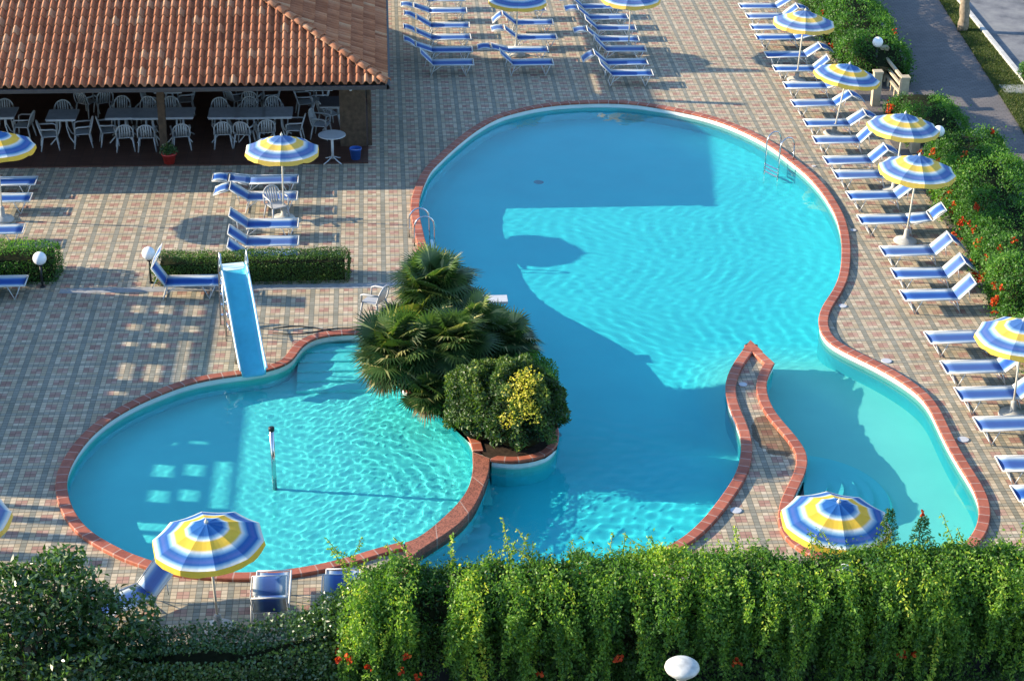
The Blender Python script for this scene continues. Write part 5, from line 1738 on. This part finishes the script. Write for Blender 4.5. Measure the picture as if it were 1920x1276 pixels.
# grass verge
g = np.random.default_rng(81)
n = 70000
Y = 46 + (g.random(n) ** 1.0) * 18
xa_ = 17.12 + 0.080 * (Y - 48.65); xb_ = 18.32 + 0.038 * (Y - 52.6)
X = xa_ + (xb_ - xa_) * g.random(n)
P = np.stack([X, Y, np.zeros(n) + 0.0], 1)
N = unit(g.normal(size=(n, 3)) * [0.5, 0.5, 0.1] + [0, 0, 1.0])
V, F = leaves(P, N, 0.075, 0.16, 0.25, g)
M_grass = leaf_material("grass_blade", [(0.0, (0.035, 0.06, 0.014, 1)), (0.7, (0.08, 0.12, 0.03, 1)), (1.0, (0.20, 0.20, 0.07, 1))], 0.3)
tag(link("verge_grass", np_mesh("verge_grass", V, F, M_grass, {"rnd": g.random(n)})), "short rough grass on the strip between promenade and road", "grass", kind="stuff")

# street tree trunk at the top right
t = empty("street_palm", (17.95, 57.8, 0), 0, "rough pale palm trunk in the grass verge at the top right", "tree")
mb = MB()
g = np.random.default_rng(82)
pts = [(0.02 * math.sin(k), 0.02 * math.cos(k * 1.3), 0.22 * k) for k in range(0, 13)]
mb.tube(pts, [0.17 - 0.004 * k + 0.015 * ((k % 2) * 2 - 1) for k in range(13)], 12)
mb.build("trunk", simple("pale_palm_trunk", (0.26, 0.21, 0.15), 0.95, 0.1, var=0.35, scale=8), t, True)
def fan_leaves(C, D, n_leaf_pts, L, g, blades=26, width=0.046, arc=2.35, droop=0.16):
    """fan leaves at hub points C facing D"""
    n = len(C)
    f = unit(D)
    up = np.tile(np.array([[0, 0, 1.0]]), (n, 1)) + g.normal(size=(n, 3)) * 0.25
    s = unit(np.cross(f, up)); u = unit(np.cross(s, f))
    ang = np.linspace(-arc, arc, blades)
    V = np.zeros((n, blades, 4, 3)); 
    for b, a in enumerate(ang):
        d = f * math.cos(a) + s * math.sin(a)
        Lb = (L * (1 - 0.18 * abs(a) / arc) * (1 + g.uniform(-0.08, 0.08, n)))[:, None]
        side_ = (-f * math.sin(a) + s * math.cos(a))
        V[:, b, 0] = C
        m_ = C + d * Lb * 0.5 + u * 0.03
        V[:, b, 1] = m_ + side_ * width * 0.5
        V[:, b, 2] = C + d * Lb - u * 0.02 - np.array([0, 0, droop]) * Lb * 0.6 * g.uniform(0.5, 1.4, (n, 1))
        V[:, b, 3] = m_ - side_ * width * 0.5
    V = V.reshape(-1, 3)
    F = np.arange(len(V)).reshape(-1, 4)
    return V, F
# ------------------------------------------------------------------ fan palms on the planter island
def fan_palm(base, crown, R, n, seed, label, lo=-0.45, dead=44):
    t = empty("fan_palm", (0, 0, 0), 0, label, "palm", "fan palms on the planter island")
    g = np.random.default_rng(seed)
    b = Vector(base); c = Vector(crown)
    mb = MB()
    k = 9
    pts = [tuple(b.lerp(c, i / k) + Vector((0.03 * math.sin(i * 1.1), 0.03 * math.cos(i), 0))) for i in range(k + 1)]
    mb.tube(pts, [0.13 + 0.012 * ((i % 2) * 2 - 1) for i in range(k + 1)], 12)
    mb.build("trunk", M_bark, t, True)
    z = g.uniform(lo, 0.98, n); ph = g.uniform(0, 2 * math.pi, n)
    r_ = np.sqrt(1 - z ** 2)
    D = np.stack([r_ * np.cos(ph), r_ * np.sin(ph), z], 1)
    pet = R * g.uniform(0.30, 0.75, n)[:, None]
    C = np.array(crown)[None] + D * pet - np.array([0, 0, 1.0]) * (pet * 0.18)
    Dh = unit(D + np.array([0, 0, -0.15]) + g.normal(size=(n, 3)) * 0.18)
    V, F = fan_leaves(C, Dh, n, R * 0.55, g)
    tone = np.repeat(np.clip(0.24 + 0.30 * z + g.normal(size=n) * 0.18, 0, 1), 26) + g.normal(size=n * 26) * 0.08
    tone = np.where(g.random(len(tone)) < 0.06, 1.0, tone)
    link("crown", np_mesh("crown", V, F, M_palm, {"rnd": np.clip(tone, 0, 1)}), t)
    mb = MB()
    for i in range(n):
        mb.tube([tuple(np.array(crown) + D[i] * 0.05), tuple(C[i])], 0.007, 3)
    mb.build("leaf_stalks", M_stem, t)
    if dead:
        z = g.uniform(-0.95, -0.35, dead); ph = g.uniform(0, 2 * math.pi, dead); r_ = np.sqrt(1 - z ** 2)
        D = np.stack([r_ * np.cos(ph), r_ * np.sin(ph), z], 1)
        C = np.array(crown)[None] + D * R * 0.35
        V, F = fan_leaves(C, D, dead, R * 0.6, g, droop=0.5)
        link("dead_fronds", np_mesh("dead_fronds", V, F, M_dead, {"rnd": g.random(len(F))}), t)
    return t
fan_palm((0.95, 36.3, 0.05), (0.88, 35.75, 1.68), 0.92, 100, 91, "tallest fan palm at the back of the planter island")
fan_palm((0.55, 35.0, 0.05), (0.12, 34.25, 1.05), 0.92, 85, 92, "spreading fan palm overhanging the paddling pool")
fan_palm((1.1, 34.7, 0.05), (1.18, 34.2, 1.20), 0.92, 85, 93, "fan palm in the middle of the planter island")
fan_palm((2.0, 35.6, 0.05), (2.26, 34.8, 0.95), 0.74, 85, 94, "dark fan palm at the big-pool side of the planter island")
fan_palm((1.35, 36.2, 0.05), (1.35, 36.1, 0.95), 0.70, 60, 95, "fan palm beside the diving board", dead=14)
fan_palm((0.9, 33.9, 0.05), (0.75, 33.55, 0.42), 0.62, 40, 96, "small low fan palm drooping over the paddling pool rim", lo=-0.1, dead=10)
fan_palm((0.25, 36.3, 0.05), (0.15, 36.0, 0.55), 0.55, 36, 97, "small fan palm at the deck side of the planter", lo=0.0, dead=6)
fan_palm((1.6, 35.2, 0.05), (1.68, 34.9, 1.18), 0.74, 80, 98, "fan palm between the middle and the dark palm", dead=26)
fan_palm((0.7, 35.6, 0.05), (0.55, 35.1, 1.15), 0.85, 80, 99, "shaggy fan palm between the tallest and the overhanging palm", dead=30)
sp_t = [o for o in COL.objects if o.name == "street_palm"][0]

# rounded shrubs on the island
def shrub(c, r, n, seed, label, size=0.068, m_=None, yellow=None, squash=(1, 1, 1)):
    t = empty("rounded_shrub", (0, 0, 0), 0, label, "shrub", "shrubs on the planter island")
    g = np.random.default_rng(seed)
    d = unit(g.normal(size=(n, 3)))
    d[:, 2] = np.where(d[:, 2] < -0.35, -d[:, 2], d[:, 2])
    l = fbm(d * 3.4, 1.5, seed, 3); l2 = fbm(d * 7, 1.5, seed + 1, 2)
    rad = (1.0 + 0.15 * l + 0.15 * l2) * (1 - 0.24 * g.random(n) ** 2)
    P = np.array(c) + d * rad[:, None] * np.array(r) 
    P[:, 2] = np.maximum(P[:, 2], 0.06)
    tone = 0.34 + 0.28 * l2 + 0.12 * l + 0.12 * d[:, 2] + g.normal(size=n) * 0.15
    cluster_foliage("foliage", P, d, size, m_ or M_shrub, t, tone, aspect=0.5, spread=0.6, g=g)
    mb = MB()
    q_ = []
    for a in np.linspace(0, math.pi, 9):
        for b in np.linspace(0, 2 * math.pi, 15)[:-1]:
            mb.v.append((c[0] + r[0] * .8 * math.sin(a) * math.cos(b), c[1] + r[1] * .8 * math.sin(a) * math.sin(b), max(0.05, c[2] + r[2] * .8 * math.cos(a))))
    for i in range(8):
        for j in range(14):
            mb.f.append((i * 14 + j, i * 14 + (j + 1) % 14, (i + 1) * 14 + (j + 1) % 14, (i + 1) * 14 + j)); mb.mi.append(0)
    mb.build("shade_core", M_core, t, True)  # dark inner body that paints shade between the shrub's leaves
    if yellow:
        for (dx, dy, dz, rr_, nn) in yellow:
            rr_ *= 1.35; nn = int(nn * 0.62)
            g2 = np.random.default_rng(seed + int(100 * abs(dx)))
            dd = unit(g2.normal(size=(nn, 3)))
            P = np.array(c) + np.array([dx, dy, dz]) + dd * rr_ * (g2.random((nn, 1)) ** 0.4)
            cluster_foliage("yellow_foliage", P, dd, 0.05, M_yel, t, g2.random(nn), aspect=0.55, spread=0.6, g=g2)
    return t
shrub((2.40, 32.12, 0.78), (0.84, 0.78, 0.95), 24000, 101, "rounded green shrub with bright yellow patches at the island's near end", m_=M_euon,
      yellow=[(-0.02, -0.52, 0.80, 0.20, 420), (0.14, -0.42, 0.90, 0.17, 300), (-0.04, -0.80, 0.50, 0.20, 380), (0.16, -0.84, 0.40, 0.15, 220), (0.0, -0.68, 0.66, 0.17, 260), (-0.30, -0.84, 0.25, 0.12, 130), (-0.22, -0.62, 0.66, 0.12, 110)])
shrub((1.72, 32.55, 0.62), (0.68, 0.70, 0.85), 14000, 102, "glossy mid green shrub left of the yellow-patched one", 0.07, M_euon)
shrub((2.75, 33.6, 0.45), (0.50, 0.9, 0.62), 6000, 103, "dark shrub trailing over the big pool's planter rim", 0.05)
# planter soil
vs, fs = sheet([[tuple(p) for p in np.array(DATA['M_p'])[::-1]] + [(0.1, 36.0), (0.25, 34.6), (0.6, 34.0), (1.25, 33.45), (1.62, 32.4)]], 0.045)
mb = MB(); mb.add(vs, fs)
tag(mb.build("planter_soil", M_soil), kind="structure")
# dark plant in the flower pot
pot = [o for o in COL.objects if o.name == "flower_pot"][0]
g = np.random.default_rng(111)
d = unit(g.normal(size=(700, 3))); d[:, 2] = np.abs(d[:, 2])
cluster_foliage("foliage", d * 0.22 * g.random((700, 1)) ** .5 + [0, 0, 0.33], d, 0.06, M_fig, pot, g.random(700) * 0.4, aspect=0.4, spread=0.6, g=g)

# ------------------------------------------------------------------ unseen screen added outside the frame to throw the window-patterned shade
t = empty("shade_screen", (0, 0, 0), 0, "unseen screen with square openings, added to cast the window-patterned shade", "wall")
XS = -12.0
k_ = math.tan(SUN_EL) / math.cos(SUN_AZ)
def src(x, y):
    return (y + (x - XS) * math.tan(-SUN_AZ), (x - XS) * k_)
ya, yb = 31.6, 40.32
ztop = src(-3.68, 37)[1]
holes = []
def hole(x, y, sx, sy):
    c_ = src(x, y)
    holes.append((c_[0] - sy / 2, c_[0] + sy / 2, c_[1] - sx * k_ / 2, c_[1] + sx * k_ / 2))
for (x, y, sx, sy) in ((-5.4, 38.55, .30, .38), (-4.85, 38.5, .36, .42), (-4.2, 38.4, .40, .55), (-5.4, 37.65, .30, .32), (-4.82, 37.6, .30, .36), (-4.2, 37.5, .34, .30),
                       (-5.4, 36.85, .30, .20), (-4.8, 36.75, .34, .24), (-5.35, 35.6, .28, .75), (-4.8, 35.5, .34, .75), (-5.4, 34.65, .34, .16),
                       (-4.25, 36.0, .22, 1.9), (-5.1, 33.35, .30, .11), (-4.52, 33.35, .30, .11), (-5.1, 32.3, .36, .45), (-4.52, 32.3, .34, .42), (-3.98, 31.75, .30, 1.7), (-5.1, 31.38, .36, .42), (-4.55, 31.38, .34, .40)):
    hole(x, y, sx, sy)
def rect(y0_, y1_, z0_, z1_): return [(y0_, z0_), (y1_, z0_), (y1_, z1_), (y0_, z1_)]
polys = [rect(ya, yb, 0.0, ztop)] + [rect(*h) for h in holes]
tris = tessellate_polygon([[Vector((a, b, 0)) for a, b in L] for L in polys])
flat = [p for L in polys for p in L]
mb = MB(); mb.add([(XS, a, b) for a, b in flat], tris)
me = mb.mesh("panel", M_concrete)
bm = bmesh.new(); bm.from_mesh(me); bmesh.ops.recalc_face_normals(bm, faces=bm.faces); bmesh.ops.solidify(bm, geom=bm.faces[:], thickness=0.03); bm.to_mesh(me); bm.free()
link("panel", me, t)
for (y0_, y1_) in ((31.2, 31.35), (30.75, 30.95), (30.2, 30.45), (29.5, 29.8)):  # slats added to cast the streaks past the panel's end
    mb = MB(); mb.box(XS - 0.02, XS + 0.02, y0_, y1_, 0, 2.6); mb.build("slat", M_concrete, t)

# street lamp in front of the hedge, its head just inside the picture
M_lampw = simple("weathered_white_enamel", (0.52, 0.52, 0.49), 0.5, 0.4, var=0.25, scale=9)
t = empty("street_lamp", (3.72, 20.82, 0), 0, "white mushroom-shaped street lamp at the bottom edge before the near hedge", "lamp")
mb = MB(); mb.tube([(0, 0, 0), (0, 0, 2.84)], [0.075, 0.055], 16); mb.build("post", M_white, t, True)
mb = MB(); mb.lathe([(0.06, 2.80), (0.075, 2.84), (0.11, 2.87), (0.215, 2.97), (0.222, 2.985)], 32); mb.build("lamp_bowl", M_lampw, t, True)
mb = MB(); mb.lathe([(0.222, 2.985), (0.230, 3.0), (0.222, 3.03), (0.19, 3.06), (0.13, 3.085), (0.05, 3.10), (0.012, 3.103)], 32); mb.build("lamp_cap", M_lampw, t, True)

shr = shrub((18.55, 52.75, 0.30), (0.34, 0.42, 0.42), 2600, 131, "small bright bush at the road kerb, cut by the right picture edge", 0.05)
shr["group"] = "shrubs by the road"
